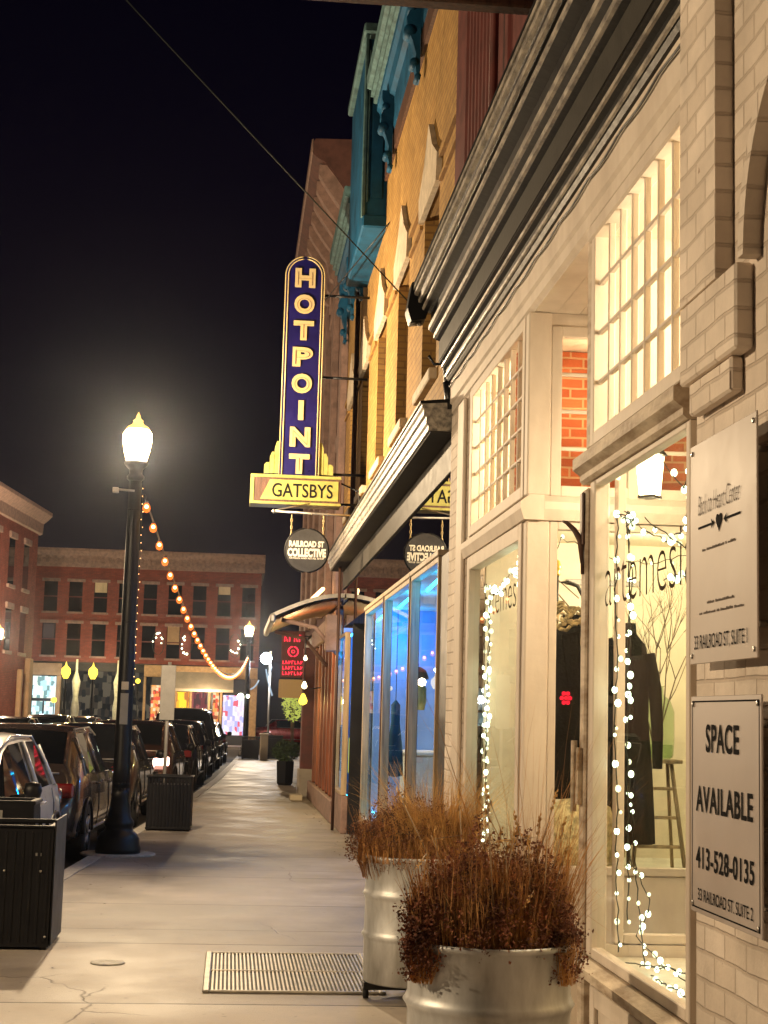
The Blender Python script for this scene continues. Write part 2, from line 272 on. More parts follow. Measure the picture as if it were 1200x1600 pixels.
# ------------------------------------------------------------------ mesh helpers
COL = sc.collection
def rootloc(o):
    v = Vector((0, 0, 0))
    while o is not None: v = v+o.location; o = o.parent
    return v
SPLIT = set('deco_wing rim_bar slat_rib side_plate pillar trim_strip door_handle bumper cornice_bracket post pilaster corner_post mullion foot leg shop_surround shop_mullion recess_wall inner_wall sill ledge wall_bracket lapel window_glass guy_wire step tube side_panel panel licence_plate caster'.split())
class MB:
    def __init__(s): s.v = []; s.f = []; s.sm = []
    def add(s, vs, fs, smooth=False):
        b = len(s.v); s.v += [tuple(x) for x in vs]
        for f in fs: s.f.append([b+i for i in f]); s.sm.append(smooth)
        return s
    def box(s, x0, x1, y0, y1, z0, z1):
        x0, x1 = min(x0, x1), max(x0, x1); y0, y1 = min(y0, y1), max(y0, y1); z0, z1 = min(z0, z1), max(z0, z1)
        return s.add([(x0, y0, z0), (x1, y0, z0), (x1, y1, z0), (x0, y1, z0), (x0, y0, z1), (x1, y0, z1), (x1, y1, z1), (x0, y1, z1)],
              [(3, 2, 1, 0), (4, 5, 6, 7), (0, 1, 5, 4), (1, 2, 6, 5), (2, 3, 7, 6), (3, 0, 4, 7)])
    def bbox(s, x0, x1, y0, y1, z0, z1, b=.006):
        """box with chamfered edges"""
        x0, x1 = min(x0, x1), max(x0, x1); y0, y1 = min(y0, y1), max(y0, y1); z0, z1 = min(z0, z1), max(z0, z1)
        b = min(b, (x1-x0)*.45, (y1-y0)*.45, (z1-z0)*.45)
        vs = []; idx = {}
        for ix, x in ((0, x0), (1, x1)):
            for iy, y in ((0, y0), (1, y1)):
                for iz, z in ((0, z0), (1, z1)):
                    dx = b if ix == 0 else -b; dy = b if iy == 0 else -b; dz = b if iz == 0 else -b
                    idx[(ix, iy, iz, 'x')] = len(vs); vs.append((x, y+dy, z+dz))
                    idx[(ix, iy, iz, 'y')] = len(vs); vs.append((x+dx, y, z+dz))
                    idx[(ix, iy, iz, 'z')] = len(vs); vs.append((x+dx, y+dy, z))
        fs = []
        cyc = [(0, 0), (1, 0), (1, 1), (0, 1)]
        for i in (0, 1):
            fs.append([idx[(i, a, c, 'x')] for a, c in cyc]); fs.append([idx[(a, i, c, 'y')] for a, c in cyc]); fs.append([idx[(a, c, i, 'z')] for a, c in cyc])
        for a in (0, 1):
            for c in (0, 1):
                fs.append([idx[(0, a, c, 'y')], idx[(1, a, c, 'y')], idx[(1, a, c, 'z')], idx[(0, a, c, 'z')]])
                fs.append([idx[(a, 0, c, 'x')], idx[(a, 1, c, 'x')], idx[(a, 1, c, 'z')], idx[(a, 0, c, 'z')]])
                fs.append([idx[(a, c, 0, 'x')], idx[(a, c, 1, 'x')], idx[(a, c, 1, 'y')], idx[(a, c, 0, 'y')]])
        for k in [(a, b2, c) for a in (0, 1) for b2 in (0, 1) for c in (0, 1)]:
            fs.append([idx[k+('x',)], idx[k+('y',)], idx[k+('z',)]])
        return s.add(vs, fs)
    def quad(s, a, b, c, d): return s.add([a, b, c, d], [(0, 1, 2, 3)])
    def tube(s, pts, r, n=8, cap=True, r2=None):
        pts = [Vector(p) for p in pts]; vs = []; fs = []; N = len(pts)
        up = None
        for i, p in enumerate(pts):
            t = (pts[min(i+1, N-1)]-pts[max(i-1, 0)]).normalized()
            if up is None: up = Vector((0, 0, 1)) if abs(t.z) < .9 else Vector((1, 0, 0))
            a = t.cross(up).normalized(); b = t.cross(a).normalized(); up = -b if False else up
            rr = r if r2 is None else r+(r2-r)*i/max(N-1, 1)
            if isinstance(r, (list, tuple)): rr = r[i]
            for k in range(n):
                q = 2*math.pi*k/n; vs.append(p+a*math.cos(q)*rr+b*math.sin(q)*rr)
        for i in range(N-1):
            for k in range(n): fs.append((i*n+k, i*n+(k+1) % n, (i+1)*n+(k+1) % n, (i+1)*n+k))
        if cap: fs.append(tuple(range(n))[::-1]); fs.append(tuple((N-1)*n+k for k in range(n)))
        return s.add(vs, fs, True)
    def lathe(s, prof, c=(0, 0, 0), n=24, sx=1, sy=1, wob=None, smooth=True):
        vs = []; fs = []
        for j, (r, z) in enumerate(prof):
            for k in range(n):
                q = 2*math.pi*k/n; rr = r*(1+(wob(q, j) if wob else 0))
                vs.append((c[0]+rr*math.cos(q)*sx, c[1]+rr*math.sin(q)*sy, c[2]+z))
        for j in range(len(prof)-1):
            for k in range(n): fs.append((j*n+k, j*n+(k+1) % n, (j+1)*n+(k+1) % n, (j+1)*n+k))
        if prof[0][0] > 1e-4: fs.append(tuple(range(n))[::-1])
        if prof[-1][0] > 1e-4: fs.append(tuple((len(prof)-1)*n+k for k in range(n)))
        return s.add(vs, fs, smooth)
    def prism(s, poly, axis, a, b):
        """closed polygon extruded along an axis; poly holds the two other coordinates in order"""
        def P(u, v, t): return {'x': (t, u, v), 'y': (u, t, v), 'z': (u, v, t)}[axis]
        n = len(poly); vs = [P(u, v, a) for u, v in poly]+[P(u, v, b) for u, v in poly]
        fs = [tuple(range(n))[::-1], tuple(range(n, 2*n))]+[(i, (i+1) % n, n+(i+1) % n, n+i) for i in range(n)]
        return s.add(vs, fs)
    def ball(s, c, r, n=8, m=5, sz=1):
        return s.lathe([(max(r*math.sin(math.pi*j/m), 1e-5), -r*sz*math.cos(math.pi*j/m)) for j in range(m+1)], c, n)
    def islands(s):
        p = list(range(len(s.v)))
        def root(a):
            while p[a] != a: p[a] = p[p[a]]; a = p[a]
            return a
        for f in s.f:
            for i in f[1:]: p[root(i)] = root(f[0])
        g = {}
        for k, f in enumerate(s.f): g.setdefault(root(f[0]), []).append(k)
        return list(g.values())
    def build(s, name, mat, parent=None, local=False):
        if name in SPLIT and parent is not None:
            isl = s.islands()
            if 1 < len(isl) <= 60:
                o = None
                for ks in isl:
                    m2 = MB(); m2.v = list(s.v); m2.f = [s.f[k] for k in ks]; m2.sm = [s.sm[k] for k in ks]; o = m2._build(name, mat, parent, local)
                return o
        return s._build(name, mat, parent, local)
    def _build(s, name, mat, parent=None, local=False):
        used = sorted({i for f in s.f for i in f})
        if len(used) < len(s.v): mp_ = {a: b for b, a in enumerate(used)}; s.v = [s.v[i] for i in used]; s.f = [[mp_[i] for i in f] for f in s.f]
        me = bpy.data.meshes.new(name)
        off = rootloc(parent) if (parent is not None and not local) else Vector((0, 0, 0))
        me.from_pydata([tuple(Vector(v)-off) for v in s.v], [], s.f); me.update()
        for p, sm in zip(me.polygons, s.sm): p.use_smooth = sm
        import bmesh
        bm = bmesh.new(); bm.from_mesh(me); bmesh.ops.recalc_face_normals(bm, faces=bm.faces); bm.to_mesh(me); bm.free()
        if mat: me.materials.append(M[mat] if isinstance(mat, str) else mat)
        o = bpy.data.objects.new(name, me); COL.objects.link(o)
        if parent is not None: o.parent = parent
        return o
def tag(o, label=None, cat=None, group=None, kind=None):
    if label: o['label'] = label
    if cat: o['category'] = cat
    if group: o['group'] = group
    if kind: o['kind'] = kind
    return o
def thing(name, label, cat, loc=(0, 0, 0), group=None, rz=0):
    o = bpy.data.objects.new(name, None); COL.objects.link(o); o.location = loc; o.rotation_euler = (0, 0, rz)
    o.empty_display_size = .2
    return tag(o, label, cat, group)
def struct(o, label, cat): return tag(o, label, cat, kind='structure')
def copy_tree(o, parent=None):
    c = o.copy(); COL.objects.link(c); c.parent = parent
    for ch in list(o.children): copy_tree(ch, c)
    return c
def light(name, loc, power, col, parent=None, r=.05):
    d = bpy.data.lights.new(name, 'POINT'); d.energy = power; d.color = col; d.shadow_soft_size = r
    o = bpy.data.objects.new(name, d); COL.objects.link(o)
    if parent is not None: o.parent = parent; o.location = Vector(loc)-rootloc(parent)
    else: o.location = loc
    return o
def text(name, body, org, uv, vv, w_, h_, mat, parent, bold=0.0, ext=.0015, shear=0, space=1.0):
    """lettering fitted into the rectangle org, org+uv*w, org+vv*h"""
    cu = bpy.data.curves.new(name, 'FONT'); cu.body = body; cu.size = 1; cu.offset = bold; cu.shear = shear; cu.space_character = space
    cu.resolution_u = 4
    to = bpy.data.objects.new('t', cu); COL.objects.link(to)
    bpy.context.view_layer.update()
    dg = bpy.context.evaluated_depsgraph_get(); me = to.evaluated_get(dg).to_mesh()
    vs = [v.co.copy() for v in me.vertices]; fs = [tuple(p.vertices) for p in me.polygons]
    to.evaluated_get(dg).to_mesh_clear(); bpy.data.objects.remove(to)
    x0 = min(v.x for v in vs); x1 = max(v.x for v in vs); y0 = min(v.y for v in vs); y1 = max(v.y for v in vs)
    u = Vector(uv).normalized(); v_ = Vector(vv).normalized(); n = u.cross(v_)
    mb = MB()
    f2 = lambda d: [Vector(org)+u*((p.x-x0)/(x1-x0)*w_)+v_*((p.y-y0)/(y1-y0)*h_)+n*d for p in vs]
    mb.add(f2(ext), fs)
    return mb.build(name, mat, parent)
def grid_window(name, par, plane, p, a0, a1, z0, z1, ncol, nrow, fr=.05, ft=None, mu=.02, dep=.06, frame='cream', pane='clear', rnd=0):
    """window in the plane x=p or y=p; outer frame, muntins, one pane sheet"""
    def B(mb, u0, u1, v0, v1, d0, d1):
        if plane == 'x': mb.bbox(p+d0, p+d1, u0, u1, v0, v1, .004)
        else: mb.bbox(u0, u1, p+d0, p+d1, v0, v1, .004)
    ft = ft or fr
    f = MB()
    B(f, a0, a0+fr, z0, z1, -dep/2, dep/2); B(f, a1-fr, a1, z0, z1, -dep/2, dep/2)
    B(f, a0+fr, a1-fr, z1-ft, z1, -dep/2, dep/2-.002); B(f, a0+fr, a1-fr, z0, z0+fr, -dep/2, dep/2-.002)
    fo = f.build(name, frame, par)
    g = MB()
    for i in range(1, ncol):
        u = a0+fr+(a1-a0-2*fr)*i/ncol; B(g, u-mu/2, u+mu/2, z0+fr, z1-fr, -.018, .012)
    for j in range(1, nrow):
        v = z0+fr+(z1-z0-2*fr)*j/nrow; B(g, a0+fr, a1-fr, v-mu/2, v+mu/2, -.016, .010)
    if g.v: g.build('muntin', frame, fo)
    q = MB()
    if plane == 'x': q.quad((p, a0+fr*.5, z0+fr*.5), (p, a1-fr*.5, z0+fr*.5), (p, a1-fr*.5, z1-fr*.5), (p, a0+fr*.5, z1-fr*.5))
    else: q.quad((a0+fr*.5, p, z0+fr*.5), (a1-fr*.5, p, z0+fr*.5), (a1-fr*.5, p, z1-fr*.5), (a0+fr*.5, p, z1-fr*.5))
    q.build('pane', pane, fo)
    return fo
FX = 1.6      # the shopfronts' street face

# ------------------------------------------------------------------ ground
K = [(-2.75, -8), (-2.0, 9.5), (-1.6, 16.3), (-1.2, 22.7), (-.72, 30.7), (-.33, 39.1), (.02, 50), (.37, 62)]
mb = MB(); mb.box(-60, 60, -15, 160, -.9, -.14); struct(mb.build('road', 'asphalt'), 'dark asphalt street and ground between the two rows of shops', 'road')
mb = MB()
poly = [(x+.16, y) for x, y in K]+[(12, 62), (12, -8)]
mb.prism(poly, 'z', -.138, 0); struct(mb.build('sidewalk', 'concrete'), 'pale concrete sidewalk running past the shopfronts on the right', 'sidewalk')
mb = MB()
for (x0, y0), (x1, y1) in zip(K[:-1], K[1:]):
    mb.prism([(x0, y0), (x0+.157, y0), (x1+.157, y1-.004), (x1, y1-.004)], 'z', -.136, .006)
struct(mb.build('kerb', 'granite'), 'pale granite kerb edging the right sidewalk', 'kerb')
mb = MB(); mb.prism([(-11, -8), (-9.2, -8), (-8.0, 50), (-7.6, 72), (-30, 72), (-30, -8)], 'z', -.138, 0)
struct(mb.build('sidewalk_opposite', 'concrete'), 'concrete sidewalk along the left side of the street', 'sidewalk')
mb = MB(); mb.box(-40, 1.2, 76.5, 84, -.138, 0); struct(mb.build('sidewalk_far', 'concrete'), 'sidewalk before the red brick block at the end of the street', 'sidewalk')

# sidewalk grate
t = thing('pavement_grate', 'ribbed metal grate set in the sidewalk beside the metal drums', 'grate', (.43, 10.15, 0))
mb = MB(); mb.bbox(-.10, -.06, 9.4, 10.9, .001, .018); mb.bbox(.93, .97, 9.4, 10.9, .001, .018)
mb.bbox(-.06, .93, 9.4, 9.43, .001, .017); mb.bbox(-.06, .93, 10.87, 10.9, .001, .017); mb.bbox(-.06, .93, 10.135, 10.16, .001, .017)
mb.build('frame', 'grate', t)
mb = MB()
for i in range(40):
    x = -.05+i*.0247
    mb.box(x, x+.012, 9.435, 10.13, .003, .014); mb.box(x, x+.012, 10.165, 10.865, .003, .014)
mb.build('bars', 'grate', t)
mb = MB(); mb.box(-.06, .93, 9.43, 10.87, .0005, .003); mb.build('backing', 'grey', t)
mb = MB(); mb.lathe([(.11, 0), (.11, .006), (.095, .009), (.05, .009), (.045, .006), (.001, .006)], (-.72, 10.45, .001), 24)
tag(mb.build('valve_cover', 'granite'), 'small round metal cover set into the sidewalk', 'cover')

mb = MB(); rl = random.Random(21)
for i in range(90):
    if i < 55: x, y = 1.5-abs(rl.gauss(0, .12)), rl.uniform(6.5, 32)
    else: y = rl.uniform(8, 34); x = -1.5+(y-16)*.055+.2+abs(rl.gauss(0, .5))
    a = rl.uniform(0, 6.28); l_ = rl.uniform(.008, .022); u = Vector((math.cos(a), math.sin(a), 0))*l_; v_ = Vector((-math.sin(a), math.cos(a), 0))*l_*.45; c = Vector((x, y, .004))
    mb.add([c-u, c+v_+Vector((0, 0, .004)), c+u, c-v_+Vector((0, 0, .003))], [(0, 1, 2, 3)])
tag(mb.build('leaf_litter', 'twig'), 'scattered dry leaf scraps on the sidewalk along the walls and kerb', 'litter', kind='stuff')

# ------------------------------------------------------------------ street lamps
def make_lamp(yellow=False):
    t = thing('street_lamp', '', 'street lamp')
    mb = MB(); mb.lathe([(.25, 0), (.255, .05), (.24, .09), (.235, .16), (.2, .22), (.16, .25), (.15, .28), (.17, .31), (.165, .35), (.13, .40), (.115, .5), (.1, .62), (.108, .64), (.1, .67), (.095, .72)], n=28); mb.build('base', 'black', t)
    mb = MB(); mb.lathe([(.095, .70), (.09, 1.0), (.075, 3.6), (.068, 4.25)], n=32, wob=lambda q, j: .05*math.cos(q*16)); mb.build('shaft', 'black', t)
    mb = MB(); mb.lathe([(.068, 4.24), (.1, 4.27), (.1, 4.3), (.075, 4.33), (.08, 4.38), (.13, 4.43), (.14, 4.46), (.12, 4.48)], n=24); mb.build('capital', 'black', t)
    mb = MB(); mb.lathe([(.118, 4.482), (.15, 4.6), (.17, 4.72), (.168, 4.8), (.135, 4.85)], n=8, smooth=False); mb.build('lamp_glass', 'lamp', t)
    mb = MB(); mb.lathe([(.14, 4.852), (.12, 4.88), (.07, 4.91), (.055, 4.94), (.06, 4.955), (.03, 4.98), (.02, 5.02), (.001, 5.06)], n=16); mb.build('lamp_cap', 'goldlit', t)
    return t
lampA = make_lamp();  lampA.location = (-1.2, 18.18, 0)
tag(lampA, 'tall black street lamp nearest the camera, its lantern glowing white', 'street lamp', 'street lamps')
light('bulb', (-1.2, 18.18, 4.68), LAMP_W, (1, .74, .45), lampA, .08)
mb = MB(); mb.tube([(-1.2, 18.1, 4.12), (-1.42, 18.1, 4.13)], .012); mb.bbox(-1.45, -1.38, 18.07, 18.13, 4.09, 4.15); mb.build('banner_bracket', 'steel', lampA)
MB().bbox(-1.245, -1.155, 18.075, 18.088, 1.45, 1.80, .002).build('notice', 'greyflat', lampA); MB().bbox(-1.24, -1.16, 18.07, 18.0745, 1.84, 1.93, .002).build('sticker', 'awning', lampA)
for zq in (.78, 2.6, 3.9): MB().lathe([(.098-.006*zq, 0), (.098-.006*zq, .018)], (-1.2, 18.18, zq), 20).build('band', 'black', lampA)
mb = MB(); mb.lathe([(.42, 0), (.42, .012), (.40, .02), (.001, .02)], (-1.2, 18.18, .0005), 30); mb.build('footing', 'granite', lampA)
for o in lampA.children:
    if o.name.startswith('base'): o.location.z = .02
def lamp_at(x, y, label, power=LAMP_W, z=0):
    c = make_lamp() if False else None
    c = lampA.copy(); COL.objects.link(c); c.location = (x, y, z); c['label'] = label
    for ch in lampA.children:
        if ch.name.startswith(('banner', 'footing', 'notice', 'sticker')): continue
        d = ch.copy()
        if d.type == 'LIGHT': d.data = d.data.copy(); d.data.energy = power
        COL.objects.link(d); d.parent = c
    return c
lamp_at(.58, 59.1, 'small distant black street lamp at the far end of the string of bulbs')
lamp_at(-8.75, 60, 'street lamp at the left edge beside the left brick building', z=-.35)
lamp_at(-7.9, 6.5, 'unseen street lamp added on the opposite kerb to light the white shopfront', LAMP_W*1.2)  # added out of view to brighten the near shopfront
lamp_at(-8.4, 33, 'street lamp on the opposite sidewalk beyond the silver car')

# string of warm bulbs between the two lamps
t = thing('string_lights', 'sagging string of warm orange bulbs hung between two street lamps', 'string lights', (-1.1, 18.3, 4.1))
def cat(y): return (-1.844+.0409*y, y, 2.6+.0032*(y-40)**2)
mb = MB(); mb.tube([cat(18.3+i*.68) for i in range(61)], .012, 5); mb.build('cable', 'black', t)
yy = 18.6; nb = 0
while yy < 58.8:
    c = cat(yy); mb = MB(); mb.lathe([(.001, -.125), (.034, -.11), (.048, -.075), (.042, -.04), (.024, -.012), (.018, 0)], (c[0], c[1], c[2]-.01), 8)  # amber shell carries the orange halo round each small filament
    b = mb.build('bulb', 'amberhalo', t); MB().ball((c[0], c[1], c[2]-.06), .024, 8, 6).build('filament', 'bulbwarm', b); MB().tube([(c[0], c[1], c[2]+.004), (c[0], c[1], c[2]-.02)], .02, 8).build('cap', 'black', b); yy += .95; nb += 1
# tiny fairy strand down the lamp post
t = thing('fairy_light_strand', 'thin strand of tiny lights running down the near lamp post', 'fairy lights', (-1.1, 18.1, 0))
mb = MB(); mb.tube([(-1.105, 18.12, z*.2+.9) for z in range(17)], .004, 4); mb.build('cable', 'wire', t)
mb = MB()
for z in range(26): mb.ball((-1.1+random.uniform(-.01, .01), 18.1, 1.9+z*.09), .005, 5, 3)
mb.build('bulbs', 'bulbwarm', t)

# ------------------------------------------------------------------ cars
def make_car(name, mat, L=4.5, W=1.82, H=1.5, style='hatch', lit=None):
    t = thing(name, '', 'car')
    hw = W/2
    if style == 'hatch': # rear at y=0, facing +y
        S = [(0, .45, .62, .62, .80, .8), (.03, .3, .78, .8, .95, .84), (.07, .25, .95, 1.0, .97, .8), (.10, .22, .98, 1.12, .985, .76), (.19, .2, 1.0, H-.06, 1, .72), (.24, .2, 1.0, H-.01, 1, .72),
             (.40, .2, .99, H, 1, .73), (.55, .2, .97, H-.02, 1, .73), (.60, .2, .96, H-.09, 1, .73), (.735, .2, .95, 1.0, .99, .80), (.76, .2, .94, .97, .99, .88), (.88, .22, .88, .92, .96, .84), (.955, .25, .78, .82, .9, .8), (.99, .32, .62, .66, .8, .72), (1.0, .42, .55, .57, .72, .7)]
        cab = (4, 9); ws = (8, 9); rs = (3, 4)
    else:
        S = [(0, .45, .6, .6, .80, .8), (.02, .3, .82, .85, .93, .84), (.06, .25, .95, .98, .96, .84), (.14, .22, .97, 1.01, .985, .84), (.17, .2, .98, 1.04, 1, .8), (.29, .2, .98, H-.06, 1, .72), (.35, .2, .97, H, 1, .72),
             (.48, .2, .96, H, 1, .73), (.55, .2, .95, H-.05, 1, .73), (.70, .2, .92, .97, .99, .80), (.73, .2, .91, .94, .99, .88), (.88, .22, .84, .87, .96, .84), (.955, .25, .74, .78, .9, .8), (.99, .32, .6, .62, .8, .72), (1.0, .42, .52, .54, .72, .7)]
        cab = (5, 9); ws = (8, 9); rs = (4, 5)
    rings = []
    for (u, zb, belt, top, wf, tf) in S:
        y = u*L; w_ = hw*wf; wt = w_*tf
        r = [(0, zb), (w_*.85, zb), (w_*.96, zb+.06), (w_, zb+(belt-zb)*.45), (w_*.99, zb+(belt-zb)*.8), (w_*.955, belt), (wt+.035, top-(top-belt)*.14), (wt-.03, top-(top-belt)*.02), (wt*.6, top+.012), (0, top+.02)]
        full = [(-a, y, b) for a, b in reversed(r[1:-1])]
        ring = [(a, y, b) for a, b in r]+full
        rings.append(ring)
    n = len(rings[0]); body = MB(); gl = MB(); V = [p for rg in rings for p in rg]
    bf, gf = [], []
    for i in range(len(rings)-1):
        for k in range(n):
            f = (i*n+k, i*n+(k+1) % n, (i+1)*n+(k+1) % n, (i+1)*n+k)
            side = (k == 5 or k == n-6)
            topf = k in (6, 7, 8, 9, 10, n-8, n-7)
            # ring index: 0..9 right half, 10..n-1 left half
            isg = (side and cab[0] <= i < cab[1]-0 and i != 99) or ((7 <= k <= 10) and (ws[0] <= i < ws[1] or rs[0] <= i < rs[1]))
            (gf if isg else bf).append(f)
    bf.append(tuple(range(n))[::-1]); bf.append(tuple((len(rings)-1)*n+k for k in range(n)))
    body.add(V, bf, True); body.build('body', mat, t)
    # glass a touch proud of the shell
    gl.add([(x*1.002, y, z+.001) for x, y, z in V], gf, False); gl.build('window_glass', 'carglass', t)
    # pillars and window trim
    mb = MB()
    def side_pt(i, fr, sgn):
        a = Vector(rings[i][5]); b = Vector(rings[i][6]); p = a+(b-a)*fr; return (p.x*sgn*1.01, p.y, p.z)
    for sgn in (1, -1):
        for i in ([6] if style == 'hatch' else [7])+[cab[0]]:
            mb.tube([side_pt(i, .0, sgn), side_pt(i, 1, sgn)], .03, 6)
    mb.build('pillar', mat, t)
    wy = (.18*L, .815*L); wr = .335
    for y in wy:
        for sgn in (1, -1):
            x = sgn*(hw*.99)
            mb = MB(); pr = [(0.2, -.1), (wr-.02, -.11), (wr, -.08), (wr, .08), (wr-.02, .11), (.21, .115)]
            vs = []; fs = []; N = 26
            for j, (r_, d) in enumerate(pr):
                for k in range(N): q = 2*math.pi*k/N; vs.append((x-sgn*.1+sgn*d, y+r_*math.cos(q), wr+r_*math.sin(q)))
            for j in range(len(pr)-1):
                for k in range(N): fs.append((j*N+k, j*N+(k+1) % N, (j+1)*N+(k+1) % N, (j+1)*N+k))
            mb.add(vs, fs, True); wo = mb.build('wheel', 'tyre', t)
            mb = MB(); mb.tube([(x-sgn*.04, y, wr), (x+sgn*.002, y, wr)], .2, 20)
            for k in range(5):
                q = 2*math.pi*k/5; a = Vector((x+sgn*.008, y+.03*math.cos(q), wr+.03*math.sin(q))); b = Vector((x+sgn*.006, y+.19*math.cos(q), wr+.19*math.sin(q))); mb.tube([a, b], .02, 5)
            mb.build('rim', 'rim', wo)
            # arch
            mb = MB(); mb.tube([(x*1.0+sgn*.006, y+(wr+.05)*math.cos(q), wr+(wr+.05)*math.sin(q)) for q in [math.pi*k/12 for k in range(13)]], .025, 6); mb.build('wheel_arch', 'black', t)
    for sgn in (1, -1):
        mb = MB(); z = .86
        mb.bbox(sgn*hw*.62, sgn*hw*.93, -.01, .10, z-.1, z+.06, .02); mb.build('tail_light', lit if lit else 'redlens', t)
        mb = MB(); mb.bbox(sgn*hw*.55, sgn*hw*.85, L*.965, L*.99, .6, .7, .02); mb.build('headlight', 'rim', t)
        mb = MB(); ym = L*(.66 if style == 'hatch' else .62); mb.lathe([(.001, -.075), (.06, -.06), (.075, 0), (.06, .06), (.001, .075)], (sgn*(hw+.12), ym, 1.04), 12, sx=1.1, sy=.7); mb.tube([(sgn*hw*.93, ym, .98), (sgn*(hw+.1), ym, 1.0)], .02, 6); mb.build('wing_mirror', 'black', t)
        mb = MB()
        for yd in (.36, .55): mb.tube([(sgn*hw*1.0, L*yd, .86), (sgn*(hw+.025), L*yd+.02, .865), (sgn*(hw+.025), L*yd+.14, .865), (sgn*hw*1.0, L*yd+.16, .86)], .012, 6)
        mb.build('door_handle', mat, t)
        mb = MB(); mb.tube([(sgn*hw*1.005, L*.27, .36), (sgn*hw*1.005, L*.73, .36)], .02, 6); mb.tube([(sgn*hw*.94, L*.22, 1.0), (sgn*hw*.95, L*.72, .96)], .009, 5); mb.build('trim_strip', 'steel', t)
    for sgn in (1, -1):
        for yd in ((.205, .39, .60) if style == 'hatch' else (.24, .42, .62)):
            w0 = hw*1.003; MB().tube([(sgn*w0*.965, L*yd, .34), (sgn*w0, L*yd, .55), (sgn*w0*.992, L*yd+.01, .82), (sgn*w0*.958, L*yd+.02, .965)], .006, 4).build('door_gap', 'dark', t)
        MB().tube([(sgn*hw*.965, L*.16, .99), (sgn*hw*.735, L*.24, H-.03), (sgn*hw*.745, L*.5, H-.015), (sgn*hw*.76, L*.62, H-.12)], .011, 5).build('roof_trim', 'steel', t)
    MB().tube([(-hw*.7, .30 if style == 'hatch' else .75, 1.02+.0), (hw*.7, .30 if style == 'hatch' else .75, 1.02)], .012, 5).build('rear_trim', 'steel', t)
    mb = MB(); mb.bbox(-.26, .26, -.012, .006, .6, .72, .004); mb.build('licence_plate', 'offwhite', t)
    mb = MB(); mb.bbox(-hw*.8, hw*.8, -.04, .05, .36, .5, .02); mb.bbox(-hw*.7, hw*.7, L-.05, L+.03, .3, .44, .02); mb.build('bumper', 'black', t)
    return t
ang = -.045
def place(c, x, y, label, group, rz=ang, z=-.14):
    c.location = (x, y, z); c.rotation_euler = (0, 0, rz); c['label'] = label; c['group'] = group; c['category'] = 'car'; return c
G1 = 'cars parked along the right kerb'
# x of the kerb-side flank, rear y
c1 = make_car('parked_car', 'silver', 4.5, 1.8, 1.5, 'hatch'); place(c1, -1.66-.9, 17.0, 'silver hatchback parked behind the near trash bins, first in the row', G1, rz=math.pi+ang)
c2 = make_car('parked_car', 'suvpaint', 4.6, 1.86, 1.54, 'hatch'); place(c2, -1.64-.93, 18.0, 'dark bronze crossover parked just left of the near lamp post', G1)
c3 = make_car('parked_car', 'blackcar', 4.5, 1.8, 1.52, 'hatch'); place(c3, -1.38-.9, 23.6, 'black car parked behind the far trash bin, just beyond the bronze crossover', G1)
c4_ = make_car('parked_car', 'browncar', 4.6, 1.84, 1.55, 'hatch', lit='headlit'); place(c4_, -1.02-.92, 29.3, 'dark brown car with a glowing pinkish tail lamp', G1)
c5 = make_car('parked_car', 'blackcar', 4.6, 1.8, 1.45, 'sedan'); place(c5, -.75-.9, 35.0, 'low black sedan fifth in the kerbside row', G1)
c6 = copy_tree(c3); place(c6, -.6-.9, 40.6, 'black hatchback sixth in the row, past the low sedan', G1)
c7 = make_car('parked_car', 'blackcar', 4.8, 1.95, 1.85, 'hatch'); place(c7, -.45-.97, 46.2, 'tall black vehicle standing above the other parked cars', G1)
c8 = copy_tree(c5); place(c8, -.25-.9, 52.2, 'last black sedan in the row before the distant street lamp', G1)
c9 = make_car('parked_car', 'redcar', 4.6, 1.8, 1.45, 'sedan'); place(c9, 1.2, 88, 'red car crossing at the far end of the sidewalk', 'cars at the far crossing', rz=-math.pi/2, z=-.1)
G2 = 'cars parked on the opposite kerb'
for i, (x, y, lb) in enumerate([(-6.9, 44, 'silver car across the street at the left edge of the picture'), (-6.6, 51, 'dark car parked across the street below the white lit shop window'), (-6.2, 58, 'dark car across the street below the yellow lamps'), (-5.8, 65, 'farthest dark car parked on the opposite kerb')]):
    c = copy_tree(c1 if i == 0 else (c5 if i % 2 else c3)); place(c, x, y, lb, G2, rz=math.pi-.03)

